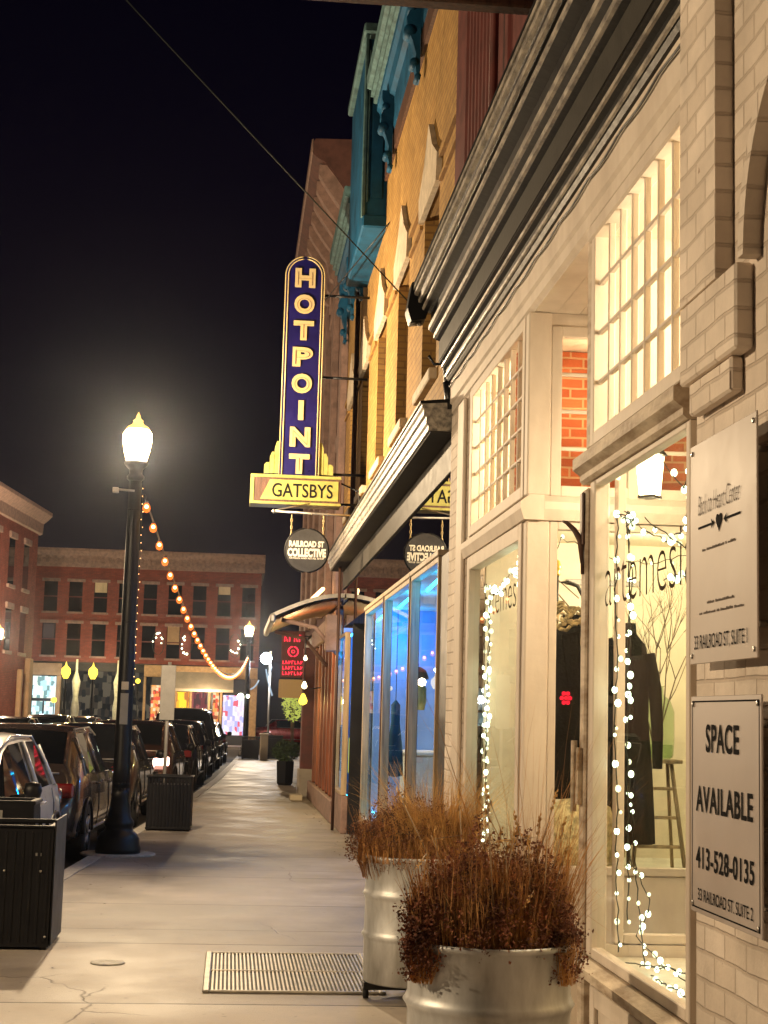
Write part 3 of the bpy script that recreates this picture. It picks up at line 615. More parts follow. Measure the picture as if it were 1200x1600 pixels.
# ------------------------------------------------------------------ trash bins
def make_bin(w_, d, h, label, loc, rz=0, group=None):
    t = thing('trash_bin', label, 'trash bin', loc, group, rz)
    mb = MB()
    for s in (-1, 1):
        k = 13
        for i in range(k):
            x = -w_/2+.02+(w_-.04)*i/(k-1); mb.bbox(x-.014, x+.014, s*(d/2-.012), s*d/2, .05, h-.03, .003)
        k2 = max(5, int(d/.05))
        for i in range(k2):
            y = -d/2+.03+(d-.06)*i/(k2-1); mb.bbox(s*(w_/2-.012), s*w_/2, y-.014, y+.014, .051, h-.031, .003)
    mb.build('slat_panel', 'black', t, local=True)
    mb = MB(); mb.box(-w_/2+.03, w_/2-.03, -d/2+.03, d/2-.03, .04, h-.12); mb.build('liner', 'dark', t, local=True)
    mb = MB(); r = .04
    mb.bbox(-w_/2-.015, w_/2+.015, -d/2-.015, -d/2+r, h-.03, h, .008); mb.bbox(-w_/2-.015, w_/2+.015, d/2-r, d/2+.015, h-.03, h, .008)
    mb.bbox(-w_/2-.015, -w_/2+r, -d/2+r, d/2-r, h-.03, h-.001, .008); mb.bbox(w_/2-r, w_/2+.015, -d/2+r, d/2-r, h-.03, h-.001, .008)
    mb.bbox(-w_/2-.006, w_/2+.006, -d/2-.006, d/2+.006, .02, .05, .005)
    mb.build('rim_bar', 'black', t, local=True)
    mb = MB()
    for x in (-1, 1):
        for y in (-1, 1): mb.bbox(x*(w_/2-.05), x*(w_/2-.01), y*(d/2-.05), y*(d/2-.01), 0, .03, .003)
    mb.build('foot', 'black', t, local=True)
    return t
GB = 'black slatted trash bins'
b1 = make_bin(.62, .66, .82, 'black slatted trash bin in the left foreground', (-1.47, 11.3, 0), 0, GB)
mb = MB(); mb.bbox(-.312, .312, -.345, -.335, .02, .81, .003); mb.bbox(.318, .330, -.34, .33, .03, .86, .004); mb.build('side_plate', 'black', b1, local=True)
for i in range(11): MB().bbox(-.29+i*.056, -.27+i*.056, -.352, -.3455, .05, .78, .002).build('slat', 'black', b1, local=True)
for x_, z_ in ((-.28, .09), (.29, .09), (.0, .52), (.24, .52)): MB().lathe([(.012, 0), (.008, .006), (.001, .007)], (0, 0, 0), 8).add([], []) if False else MB().ball((x_, -.354, z_), .009, 6, 4).build('bolt', 'steel', b1, local=True)
mb = MB(); mb.bbox(.2, .24, -.349, -.3455, .62, .64, .002); mb.build('sticker', 'greyflat', b1, local=True)
b2 = make_bin(.62, .42, .93, 'taller black bin with a small pale sticker, behind the foreground bin', (-1.72, 12.1, 0), 0, GB)
mb = MB(); mb.bbox(-.315, .315, -.222, -.214, .02, .925, .003); mb.build('front_plate', 'black', b2, local=True)
mb = MB(); mb.bbox(.02, .09, -.226, -.2235, .8, .86, .002); mb.build('sticker', 'greyflat', b2, local=True)
make_bin(.6, .55, .74, 'black slatted trash bin beside the kerb past the near lamp post', (-.78, 22.1, 0), -.03, GB)
make_bin(.6, .5, .8, 'small distant black bin at the foot of the far street lamp', (.75, 56.5, 0), 0, GB)
make_bin(.55, .5, .85, 'farthest black bin to the right of the cream box', (1.65, 57.5, 0), 0, GB)
mb = MB(); mb.bbox(1.08, 1.35, 55.5, 56.1, 0, .86, .02); mb.bbox(1.05, 1.38, 55.47, 56.13, .86, .93, .02); tag(mb.build('news_box', 'awning'), 'cream box standing between two distant bins', 'box')

# sign on a pole
t = thing('street_sign', 'blank grey sign panel on a thin pole behind the far trash bin', 'sign', (-.95, 24, 0))
mb = MB(); mb.tube([(-.95, 24, 0), (-.94, 24, 2.35)], .028, 10); mb.build('pole', 'greyflat', t)
mb = MB(); mb.bbox(-1.06, -.84, 23.94, 23.965, 1.48, 2.3, .004); mb.build('panel', 'greyflat', t)

# overhead wire
t = tag(MB().tube([(-4.2, 15.6, 11.8), (-1.12, 15.0, 8.42), (1.62, 14.6, 5.5)], .007, 5).build('overhead_wire', 'wire'), 'thin overhead wire sloping across the night sky to the yellow wall', 'wire')

# ------------------------------------------------------------------ near shop (white painted front)
shop = thing('shop_building', 'white painted corner shopfront with dark cornice and small paned transoms', 'building', (FX, 5.3, 0))
MB().box(1.50, 2.2, 2.0, 4.99, 0, 6).build('wall', 'whitebrick', shop)
MB().box(FX+.01, 2.2, 4.992, 5.32, 0, 4.2).build('wall', 'cream', shop)
MB().box(1.44, 1.498, 4.60, 4.988, 2.985, 6).build('pilaster', 'whitebrick', shop)
MB().bbox(1.44, 1.499, 4.41, 4.989, 2.72, 2.983, .008).build('corbel', 'whitebrick', shop)
MB().bbox(1.455, 1.498, 4.50, 4.93, 2.61, 2.718, .008).build('corbel', 'whitebrick', shop)
mb = MB()
n = 30
for i in range(n):
    a0 = math.pi*.8*i/n; a1 = math.pi*.8*(i+1)/n
    cy, cz, ri, ro = 3.775, 2.985, .565, .615
    p = [(cy+ri*math.cos(a0), cz+ri*math.sin(a0)), (cy+ro*math.cos(a0), cz+ro*math.sin(a0)), (cy+ro*math.cos(a1), cz+ro*math.sin(a1)), (cy+ri*math.cos(a1), cz+ri*math.sin(a1))]
    mb.prism(p, 'x', 1.442, 1.499)
mb.build('arch', 'whitebrick', shop)
# pier between the two shops
mb = MB(); mb.box(FX-.03, 2.1, 10.62, 11.50, 0, 3.86); mb.build('wall', 'whitebrick', shop)
mb = MB(); mb.bbox(FX-.06, FX-.032, 10.66, 10.95, 0.0, 3.84, .01); mb.build('pilaster', 'cream', shop)
# cornice in rows
Y0, Y1 = 4.995, 11.55
def run(name, poly, mat, y0=Y0, y1=Y1): return MB().prism(poly, 'y', y0, y1).build(name, mat, shop)
run('fascia', [(1.70, 3.88), (1.60, 3.88), (1.575, 3.90), (1.575, 3.96), (1.56, 3.975), (1.56, 4.14), (1.70, 4.14)], 'cream')
run('cornice', [(1.70, 4.142), (1.545, 4.142), (1.53, 4.16), (1.525, 4.23), (1.50, 4.24), (1.50, 4.27), (1.47, 4.28), (1.47, 4.45), (1.44, 4.46), (1.44, 4.50), (1.40, 4.52), (1.40, 4.66), (1.345, 4.68), (1.345, 4.735), (1.70, 4.735)], 'charcoal')
run('frieze', [(1.4695, 4.29), (1.465, 4.29), (1.465, 4.44), (1.4695, 4.44)], 'grey')
run('cornice', [(1.345, 4.737), (1.325, 4.737), (1.31, 4.755), (1.30, 4.79), (1.285, 4.80), (1.285, 4.87), (1.7, 4.87), (1.7, 4.737)], 'charcoal')
run('moulding', [(1.345, 4.685), (1.334, 4.69), (1.330, 4.705), (1.345, 4.71)], 'moulding')  # pale rows stand in for lamp highlights on dark bevelled edges
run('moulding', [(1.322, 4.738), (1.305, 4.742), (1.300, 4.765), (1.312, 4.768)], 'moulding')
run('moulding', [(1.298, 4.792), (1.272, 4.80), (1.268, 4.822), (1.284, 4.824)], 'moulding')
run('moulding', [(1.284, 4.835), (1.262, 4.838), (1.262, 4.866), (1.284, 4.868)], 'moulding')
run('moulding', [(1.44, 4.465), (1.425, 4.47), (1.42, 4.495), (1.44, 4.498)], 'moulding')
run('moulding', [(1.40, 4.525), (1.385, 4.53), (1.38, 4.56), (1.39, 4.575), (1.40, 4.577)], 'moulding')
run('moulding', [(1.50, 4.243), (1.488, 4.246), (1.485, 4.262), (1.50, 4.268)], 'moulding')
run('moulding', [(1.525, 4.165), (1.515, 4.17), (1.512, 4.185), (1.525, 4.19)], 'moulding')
run('roof_edge', [(1.26, 4.872), (1.26, 4.89), (1.8, 4.93), (1.8, 4.872)], 'charcoal')
# carved end block + bracket at the cornice's far end
mb = MB(); mb.prism([(1.25, 4.60), (1.22, 4.70), (1.25, 4.9), (1.36, 4.93), (1.40, 4.75), (1.36, 4.62)], 'y', 11.552, 11.75); mb.build('end_block', 'charcoal', shop)
mb = MB(); mb.tube([(1.28, 11.65, 4.59), (1.25, 11.65, 4.72), (1.28, 11.65, 4.86)], .03, 8); mb.tube([(1.33, 11.65, 4.59), (1.31, 11.65, 4.7), (1.34, 11.65, 4.84)], .02, 8); mb.build('scroll', 'moulding', shop)
mb = MB(); mb.tube([(1.50, 11.62, 4.45), (1.53, 11.62, 4.3), (1.55, 11.62, 4.12), (1.57, 11.62, 4.02)], .028, 8); mb.tube([(1.55, 11.62, 4.15), (1.56, 11.6, 4.05), (1.575, 11.58, 3.93)], .04, 8); mb.tube([(1.55, 11.63, 4.3), (1.45, 11.68, 4.3), (1.41, 11.7, 4.37)], .012, 6); mb.build('downpipe_hook', 'black', shop)
# cable along the fascia
mb = MB(); pts = []
for i in range(60): y = 5.0+i*.11; pts.append((1.548, y, 4.10-.018*abs(math.sin(i*.55))))
mb.tube(pts, .006, 5); mb.tube([(1.33, 6.9+i*.3, 4.90+.01*math.sin(i*1.7)) for i in range(16)], .009, 5); mb.build('cable', 'black', shop)
# soffit and header boards over window and entry
mb = MB()
for i in range(12):
    mb.box(1.60+i*.13, 1.60+i*.13+.127, 5.33, 10.61, 3.875+.0015*(i % 2), 3.91)
mb.build('soffit', 'cream', shop)
# near display window: frame line between y 5.32 and 6.85
tw = grid_window('transom_window', shop, 'x', FX, 5.325, 6.85, 2.84, 3.87, 7, 4, fr=.06, mu=.018, dep=.07, pane='shopglass')
mb = MB(); mb.bbox(FX-.045, FX+.05, 5.322, 6.90, 3.80, 3.872, .01); mb.build('casing', 'cream', shop)
mb = MB()
mb.prism([(FX+.03, 2.685), (FX-.035, 2.685), (FX-.05, 2.70), (FX-.05, 2.725), (FX-.085, 2.75), (FX-.085, 2.80), (FX-.02, 2.838), (FX+.03, 2.838)], 'y', 5.325, 6.98); mb.build('ledge', 'creamold', shop)
dw = grid_window('display_window', shop, 'x', FX, 5.325, 6.86, .612, 2.683, 1, 1, fr=.045, ft=.025, dep=.05, pane='shopglass')
MB().bbox(FX-.03, FX+.04, 6.77, 6.858, .615, 2.68, .006).build('stile', 'cream', shop)
mb = MB(); mb.bbox(FX-.045, FX+.05, 6.862, 6.96, .0, 2.658, .01); mb.bbox(FX-.03, FX+.05, 6.852, 6.95, 2.84, 3.87, .01); mb.build('corner_post', 'creamold', shop)
mb = MB(); mb.prism([(FX+.06, .53), (FX-.05, .53), (FX-.09, .55), (FX-.09, .585), (FX-.04, .609), (FX+.06, .609)], 'y', 5.325, 7.0); mb.build('sill', 'creamold', shop)
mb = MB(); mb.bbox(FX-.01, FX+.05, 5.325, 6.86, 0, .528, .005); mb.bbox(FX-.03, FX-.0105, 5.4, 5.48, .05, .50, .004); mb.bbox(FX-.03, FX-.0105, 6.7, 6.78, .05, .50, .004); mb.bbox(FX-.029, FX-.0105, 5.481, 6.699, .42, .50, .004); mb.bbox(FX-.029, FX-.0105, 5.481, 6.699, .05, .13, .004); mb.build('base_panel', 'cream', shop)
# hardware on corner post
mb = MB(); mb.bbox(FX-.060, FX-.046, 6.88, 6.93, 2.40, 2.64, .005); mb.tube([(FX-.055, 6.90, 2.32), (FX-.06, 6.905, 2.42), (FX-.085, 6.92, 2.47), (FX-.12, 6.93, 2.505), (FX-.14, 6.93, 2.51)], [.008, .016, .013, .010, .004], 8); mb.tube([(FX-.055, 6.90, 2.40), (FX-.052, 6.90, 2.27)], .008, 8); mb.build('flag_bracket', 'brownwood', shop)
mb = MB(); mb.tube([(FX-.075, 6.93, 1.22), (FX-.075, 6.93, 1.53)], .014, 8); mb.bbox(FX-.07, FX-.046, 6.88, 6.95, 1.25, 1.5, .004); mb.build('hinge', 'creamold', shop)
# side wall of near display, on the recess
sw = grid_window('display_window', shop, 'y', 6.90, 1.70, 2.85, .66, 2.99, 1, 1, fr=.04, dep=.06, pane='clear')
mb = MB(); mb.box(1.66, 2.85, 6.87, 6.93, 0, .655); mb.box(1.66, 2.85, 6.87, 6.93, 3.0, 3.87); mb.build('side_panel', 'cream', shop)
# platform and inside shell of near display
mb = MB(); mb.box(1.645, 3.0, 5.36, 6.86, .50, .605); mb.build('display_floor', 'platform', shop)
mb = MB(); mb.box(1.66, 3.4, 5.33, 5.352, .66, 3.87); mb.build('inner_wall', 'interior', shop)
mb = MB(); mb.box(3.4, 3.45, 5.33, 6.9, 0, 3.87); mb.build('inner_wall', 'interiorboard', shop)
mb = MB(); mb.box(1.66, 3.4, 5.36, 6.86, 3.83, 3.868); mb.build('ceiling', 'interior', shop)
# cream blinds behind the near transom (its panes look pale and lit)
# far display: front on street, perpendicular face at y 8.44
tw2 = grid_window('transom_window', shop, 'x', FX, 8.5, 10.5, 2.84, 3.87, 8, 5, fr=.07, mu=.018, dep=.07, pane='shopglass')
mb = MB(); mb.bbox(FX-.03, FX+.1, 8.40, 8.498, 2.84, 3.872, .008); mb.bbox(FX-.03, FX+.1, 8.40, 8.498, 0, 2.70, .008); mb.bbox(FX-.028, FX+.05, 10.502, 10.618, 0, 3.872, .008); mb.build('corner_post', 'cream', shop)
mb = MB(); mb.prism([(FX+.06, 2.70), (FX-.05, 2.70), (FX-.07, 2.76), (FX-.07, 2.80), (FX-.02, 2.838), (FX+.06, 2.838)], 'y', 8.36, 10.62); mb.prism([(8.50, 2.702), (8.385, 2.702), (8.36, 2.76), (8.36, 2.80), (8.40, 2.839), (8.50, 2.839)], 'x', FX+.061, 3.2); mb.build('ledge', 'cream', shop)
dw2 = grid_window('display_window', shop, 'x', FX, 8.5, 10.5, .72, 2.698, 1, 1, fr=.09, dep=.08, pane='shopglass')
mb = MB(); mb.bbox(FX-.01, FX+.05, 8.5, 10.5, 0, .66, .005); mb.bbox(FX-.06, FX+.05, 8.45, 10.52, .662, .718, .01); mb.build('sill', 'cream', shop)
fr_ = [(1.705, 2.05), (2.10, 2.45), (2.5, 2.85)]
dw3 = grid_window('display_window', shop, 'y', 8.44, 1.702, 3.1, .80, 2.70, 1, 1, fr=.045, dep=.06, pane='clear')
tw3 = grid_window('transom_window', shop, 'y', 8.44, 1.702, 2.2, 2.84, 3.80, 1, 4, fr=.06, mu=.02, dep=.06, pane='clear')
tw4 = grid_window('transom_window', shop, 'y', 8.44, 2.21, 2.75, 2.84, 3.80, 1, 4, fr=.06, mu=.02, dep=.06, pane='clear')
mb = MB(); mb.box(1.70, 3.1, 8.42, 8.47, 3.802, 3.873); mb.box(1.70, 3.1, 8.42, 8.47, 0, .798); mb.build('side_panel', 'cream', shop)
mb = MB(); mb.box(1.66, 3.2, 8.5, 10.3, .66, .74); mb.build('display_floor', 'platform', shop)
mb = MB(); mb.box(1.66, 3.6, 10.3, 10.36, .0, 2.82); mb.build('inner_wall', 'interior', shop)
mb = MB(); mb.box(1.66, 3.6, 9.3, 9.4, 2.83, 3.87); mb.build('inner_wall', 'orangebrick', shop)
mb = MB(); mb.box(3.2, 3.25, 8.5, 10.3, .0, 3.87); mb.build('inner_wall', 'interiorboard', shop)
mb = MB(); mb.box(1.66, 3.2, 9.0, 10.3, 2.80, 2.828); mb.build('ceiling', 'interior', shop)
mb = MB(); mb.box(1.66, 3.2, 9.41, 9.44, 2.83, 3.87); mb.build('blind', 'sheer', shop)
# ends of the recess
mb = MB(); mb.box(3.0, 3.06, 6.93, 8.42, 0, 3.87); mb.build('recess_wall', 'cream', shop)
mb = MB(); mb.bbox(2.96, 2.998, 7.2, 8.15, .02, 2.2, .01); dr = mb.build('door', 'brownwood', shop)
mb = MB(); mb.bbox(2.92, 2.958, 7.3, 7.36, .95, 1.15, .01); mb.build('handle', 'gold', dr)
# interior lights of the shop
light('interior_light', (2.5, 6.1, 3.3), 115, (1, .78, .54), shop, .15)
light('interior_light', (2.6, 9.3, 2.6), 78, (1, .8, .52), shop, .12)
light('interior_light', (2.1, 8.9, 3.6), 13, (1, .62, .33), shop, .1)
light('interior_light', (2.2, 9.9, 3.5), 95, (1, .78, .5), shop, .1)
# lettering on glass
text('lettering', 'artemesia', (FX+.004, 6.69, 2.11), (0, -1, 0), (0, 0, 1), 1.34, .22, 'glassink', dw, bold=-.018)
text('lettering', 'artemesia', (FX+.004, 9.98, 2.26), (0, -1, 0), (0, 0, 1), 1.36, .19, 'glassink', dw2, bold=-.018)

# upper storey of that building: maroon painted brick with flutes
up = thing('upper_storey', 'dark maroon brick upper storey above the white shopfront cornice', 'building', (FX, 8, 4.94))
MB().box(FX+.02, 4, 2.2, 11.66, 4.94, 12).build('wall', 'maroon', up)
mb = MB()
for i in range(6):
    y = 10.1+i*.16; mb.bbox(FX-.03, FX+.019, y, y+.10, 4.94, 12, .02)
mb.bbox(FX-.03, FX+.018, 11.1, 11.65, 4.94, 12, .02); mb.build('pilaster', 'maroon', up)
mb = MB(); mb.tube([(FX-.05, 9.7, 4.95), (FX-.05, 9.7, 12)], .03, 8); mb.build('downpipe', 'maroon', up)
t = thing('hanging_sign', 'dark brown timber sign seen from below at the top of the picture', 'sign', (.9, 7.5, 5.19))
mb = MB(); mb.bbox(.16, 1.52, 7.45, 7.53, 5.235, 5.9, .01); mb.build('board', 'brownwood', t)
mb = MB(); mb.bbox(.08, 1.62, 7.44, 7.54, 5.19, 5.233, .01); mb.build('frame', 'brownwood', t)

# ------------------------------------------------------------------ the two signs on the pier
def screws(par, ys, zs, x):
    mb = MB()
    for y in ys:
        for z in zs:
            mb.lathe([(.001, 0), (.009, 0), (.009, .003), (.001, .004)], (0, 0, 0), 10)
            n_ = 40
            for i in range(len(mb.v)-n_, len(mb.v)):
                a = mb.v[i]; mb.v[i] = (x-a[2], y+a[0], z+a[1])
    mb.build('screw', 'steel', par)
sx_ = 1.44
t = thing('wall_sign', 'brushed metal sign with heart between arrows, upper one on the brick pier', 'sign', (sx_, 4.54, 1.8))
MB().bbox(sx_, sx_+.006, 4.22, 4.86, 1.80, 2.495, .002).build('plate', 'alu', t)
def standoffs(par, ys, zs):
    for y in ys:
        for z in zs: MB().tube([(sx_+.006, y, z), (1.50, y, z)], .01, 8).build('standoff', 'steel', par)
def screws(par, ys, zs, x):
    for y in ys:
        for z in zs: MB().tube([(x-.0035, y, z), (x, y, z)], .008, 10).build('screw', 'steel', par)
standoffs(t, (4.3, 4.78), (1.9, 2.4)); screws(t, (4.243, 4.838), (1.825, 2.47), sx_)
TX = sx_-.0008
def tl(s, yl, z, w_, h_, m='ink', b=0.0, par=None, shear=0, sp=1.0): text('lettering', s, (TX, yl, z), (0, -1, 0), (0, 0, 1), w_, h_, m, par or t, bold=b, shear=shear, space=sp)
tl('Back to Heart Center', 4.77, 2.262, .41, .062, 'fadeink', -.012, shear=.25)
tl('33 RAILROAD ST, SUITE 1', 4.81, 1.838, .51, .05, 'ink', .0)
mb = MB(); pts = []
for i in range(28):
    a = 2*math.pi*i/28; hx = 16*math.sin(a)**3; hz = 13*math.cos(a)-5*math.cos(2*a)-2*math.cos(3*a)-math.cos(4*a)
    pts.append((4.56-hx*.0019, 2.222+hz*.0019))
mb.prism(pts, 'x', TX-.001, TX); mb.build('heart', 'ink', t)
for (a, b, d) in ((4.77, 4.61, 1), (4.36, 4.51, -1)):
    mb = MB(); mb.box(TX-.001, TX, min(a, b), max(a, b), 2.219, 2.226)
    mb.prism([(b-.004*d, 2.2225), (b+.026*d, 2.238), (b+.02*d, 2.2225), (b+.026*d, 2.207)], 'x', TX-.0014, TX-.0012); mb.build('arrow', 'ink', t)
for z, ya, yb in ((2.15, 4.73, 4.40), (1.985, 4.68, 4.42), (1.955, 4.76, 4.34)):
    mb = MB(); y = ya; r7 = random.Random(int(z*1000))
    while y > yb:
        q_ = r7.uniform(.006, .014); mb.box(TX-.0006, TX, y-q_, y, z-.004, z+.004*r7.uniform(.2, 1.2)); y -= q_+.004+(.012 if r7.random() < .15 else 0)
    tag(mb.build('small_print', 'fadeink', t), kind=None)
t2 = thing('wall_sign', 'white SPACE AVAILABLE sign with thin black border, lower one on the pier', 'sign', (sx_, 4.52, 1.05))
t = t2
MB().bbox(sx_, sx_+.006, 4.19, 4.85, 1.045, 1.70, .002).build('plate', 'signwhite', t)
mb = MB(); e = .014; f_ = .005
y0_, y1_, z0_, z1_ = 4.19+e, 4.85-e, 1.045+e, 1.70-e
mb.add([(TX, y0_, z0_), (TX, y1_, z0_), (TX, y1_, z1_), (TX, y0_, z1_), (TX, y0_+f_, z0_+f_), (TX, y1_-f_, z0_+f_), (TX, y1_-f_, z1_-f_), (TX, y0_+f_, z1_-f_)], [(0, 1, 5, 4), (1, 2, 6, 5), (2, 3, 7, 6), (3, 0, 4, 7)])
mb.build('border', 'ink', t)
standoffs(t, (4.27, 4.77), (1.12, 1.62)); screws(t, (4.215, 4.825), (1.07, 1.675), sx_-.001)
tl('SPACE', 4.69, 1.53, .31, .085, 'ink', .02, sp=1.1)
tl('AVAILABLE', 4.79, 1.35, .53, .078, 'ink', .02, sp=1.1)
tl('413-528-0135', 4.79, 1.18, .54, .066, 'ink', .02, sp=1.1)
tl('33 RAILROAD ST. SUITE 2', 4.77, 1.085, .51, .036, 'ink', .003)

# ------------------------------------------------------------------ fairy lights in the windows
def fairy(label, paths, step, loc, r=.013):
    t = thing('fairy_lights', label, 'fairy lights', loc, 'fairy lights in the shop windows')
    w_ = MB(); rnd = random.Random(len(label)); n_ = 0
    for path in paths:
        P = [Vector(p) for p in path]; pts = []
        for a, b in zip(P[:-1], P[1:]):
            k = max(2, int((b-a).length/.04))
            for i in range(k): pts.append(a+(b-a)*i/k+Vector((rnd.uniform(-.004, .008), rnd.uniform(-.012, .012), rnd.uniform(-.01, .01))))
        pts.append(P[-1]); w_.tube(pts, .0028, 4)
        d = 0; last = pts[0]
        for p in pts[1:]:
            d += (p-last).length; last = p
            if d > step*rnd.uniform(.6, 1.3) and n_ < 98:
                d = 0; n_ += 1
                q = p+Vector((rnd.uniform(0, .012), rnd.uniform(-.025, .025), rnd.uniform(-.02, .01)))
                MB().tube([p, q], .003, 4).build('socket', 'wire', t) if False else w_.tube([p, p+(q-p)*.7], .0045, 4)
                MB().ball(q, r*rnd.uniform(.5, 1.15), 7, 5, 1.2).build('bulb', rnd.choice(['bulb', 'bulb', 'bulbmid', 'bulbdim']), t)
    w_.build('cable', 'wire', t)
    return t
gx = FX+.055
rr = random.Random(3)
clus = [(gx+rr.uniform(0, .05), 6.62-rr.uniform(-.12, .12), 2.47+rr.uniform(-.06, .06)) for _ in range(12)]
fairy('fairy lights hanging in two strands down the far edge of the near display window',
      [[(gx, 6.70, 2.5), (gx, 6.72, 2.2), (gx, 6.69, 1.9), (gx, 6.73, 1.6), (gx, 6.66, 1.3), (gx, 6.68, .95), (gx, 6.62, .66)],
       [(gx, 6.55, 2.5), (gx+.02, 6.5, 2.25), (gx, 6.52, 2.0), (gx+.02, 6.56, 1.7), (gx, 6.5, 1.5), (gx+.01, 6.44, 1.2), (gx+.02, 6.40, .9), (gx+.03, 6.3, .66)],
       [(gx+.02, 6.6, 2.5), (gx+.04, 6.62, 2.0), (gx+.02, 6.6, 1.5), (gx+.03, 6.58, 1.1), (gx+.02, 6.55, .8)]], .075, (gx, 6.6, .66), .0125)
fairy('tangle of fairy lights round the lantern at the top of the near display window',
      [clus, [(gx, 6.6, 2.5), (gx+.1, 6.3, 2.36), (gx+.1, 6.0, 2.38), (gx+.05, 5.8, 2.5), (gx, 5.5, 2.6)], [(gx+.02, 5.5, 2.6), (gx+.02, 5.55, 2.3), (gx+.02, 5.6, 2.2), (gx+.1, 5.9, 2.2), (gx+.1, 6.3, 2.2)],
       [(gx, 6.0, 2.64), (gx+.05, 5.85, 2.52), (gx+.03, 5.7, 2.62), (gx+.05, 5.55, 2.4), (gx+.1, 5.75, 2.3)], [(gx+.02, 6.3, 2.45), (gx+.1, 6.0, 2.3), (gx+.1, 5.6, 2.42)]], .075, (gx, 6.2, 2.4), .0125)
fairy('fairy lights pooled on the floor of the near display window',
      [[(gx+.02, 6.5, 1.05), (gx+.06, 6.35, .9), (gx+.03, 6.45, .75), (gx+.08, 6.2, .66)], [(gx+.05, 6.5, .63), (gx+.1, 6.2, .66), (gx+.16, 5.95, .62), (gx+.08, 5.8, .64), (gx+.2, 5.6, .62), (gx+.1, 5.45, .63)],
       [(gx+.02, 6.6, .63), (gx+.2, 6.4, .62), (gx+.25, 6.1, .64), (gx+.3, 5.8, .62)], [(gx+.02, 6.2, .63), (gx+.02, 5.9, .64), (gx+.03, 5.6, .62), (gx+.02, 5.4, .63)]], .07, (gx, 6.0, .61), .012)
clus = [(gx+rr.uniform(0, .05), 9.0+rr.uniform(-.35, .35), 2.52+rr.uniform(-.12, .1)) for _ in range(14)]
fairy('cluster of fairy lights across the top of the far street window',
      [clus, [(gx, 10.3, 2.5), (gx, 9.8, 2.42), (gx, 9.4, 2.5), (gx, 9.0, 2.45), (gx, 8.8, 2.6)], [(gx+.02, 9.2, 2.35), (gx, 8.9, 2.3), (gx, 8.75, 2.1), (gx, 8.7, 1.9)]], .05, (gx, 9.5, 2.3), .0145)
fairy('dense curtain of fairy lights down the far edge of the far street window',
      [[(gx, 10.32, 2.5), (gx, 10.28, 1.9), (gx, 10.3, 1.3), (gx, 10.26, .8)], [(gx+.01, 10.16, 2.45), (gx, 10.14, 1.9), (gx, 10.18, 1.2), (gx, 10.1, .85)], [(gx+.02, 10.24, 2.4), (gx+.01, 10.22, 1.7), (gx+.02, 10.24, .9)]], .052, (gx, 10.2, .74), .0145)
fairy('single strand of fairy lights arched over the mannequin in the entry window',
      [[(1.72, 8.52, .85), (1.73, 8.52, 1.3), (1.74, 8.52, 1.9), (1.735, 8.52, 2.3), (1.74, 8.52, 2.5), (1.79, 8.52, 2.62), (1.86, 8.52, 2.6), (1.98, 8.52, 2.52), (2.3, 8.52, 2.5), (2.5, 8.52, 2.55)]], .13, (1.8, 8.52, .7))

# lantern in the entry
t = thing('hanging_lantern', 'bright square lantern hanging inside the shop entry behind the glass', 'lantern', (2.07, 7.7, 2.75))
mb = MB(); mb.lathe([(.055, 0), (.075, .2)], (2.07, 7.7, 2.76), 4, smooth=False); mb.build('lamp_glass', 'lamp', t)
mb = MB(); mb.lathe([(.095, 2.965), (.05, 3.02), (.015, 3.04), (.012, 3.06)], (2.07, 7.7, 0), 4, smooth=False); mb.lathe([(.065, 2.745), (.06, 2.757)], (2.07, 7.7, 0), 4, smooth=False); mb.tube([(2.07, 7.7, 3.05), (2.07, 7.7, 3.87)], .006, 5); mb.build('frame', 'black', t)
light('bulb', (2.07, 7.7, 2.86), 38, (1, .78, .5), t, .04)

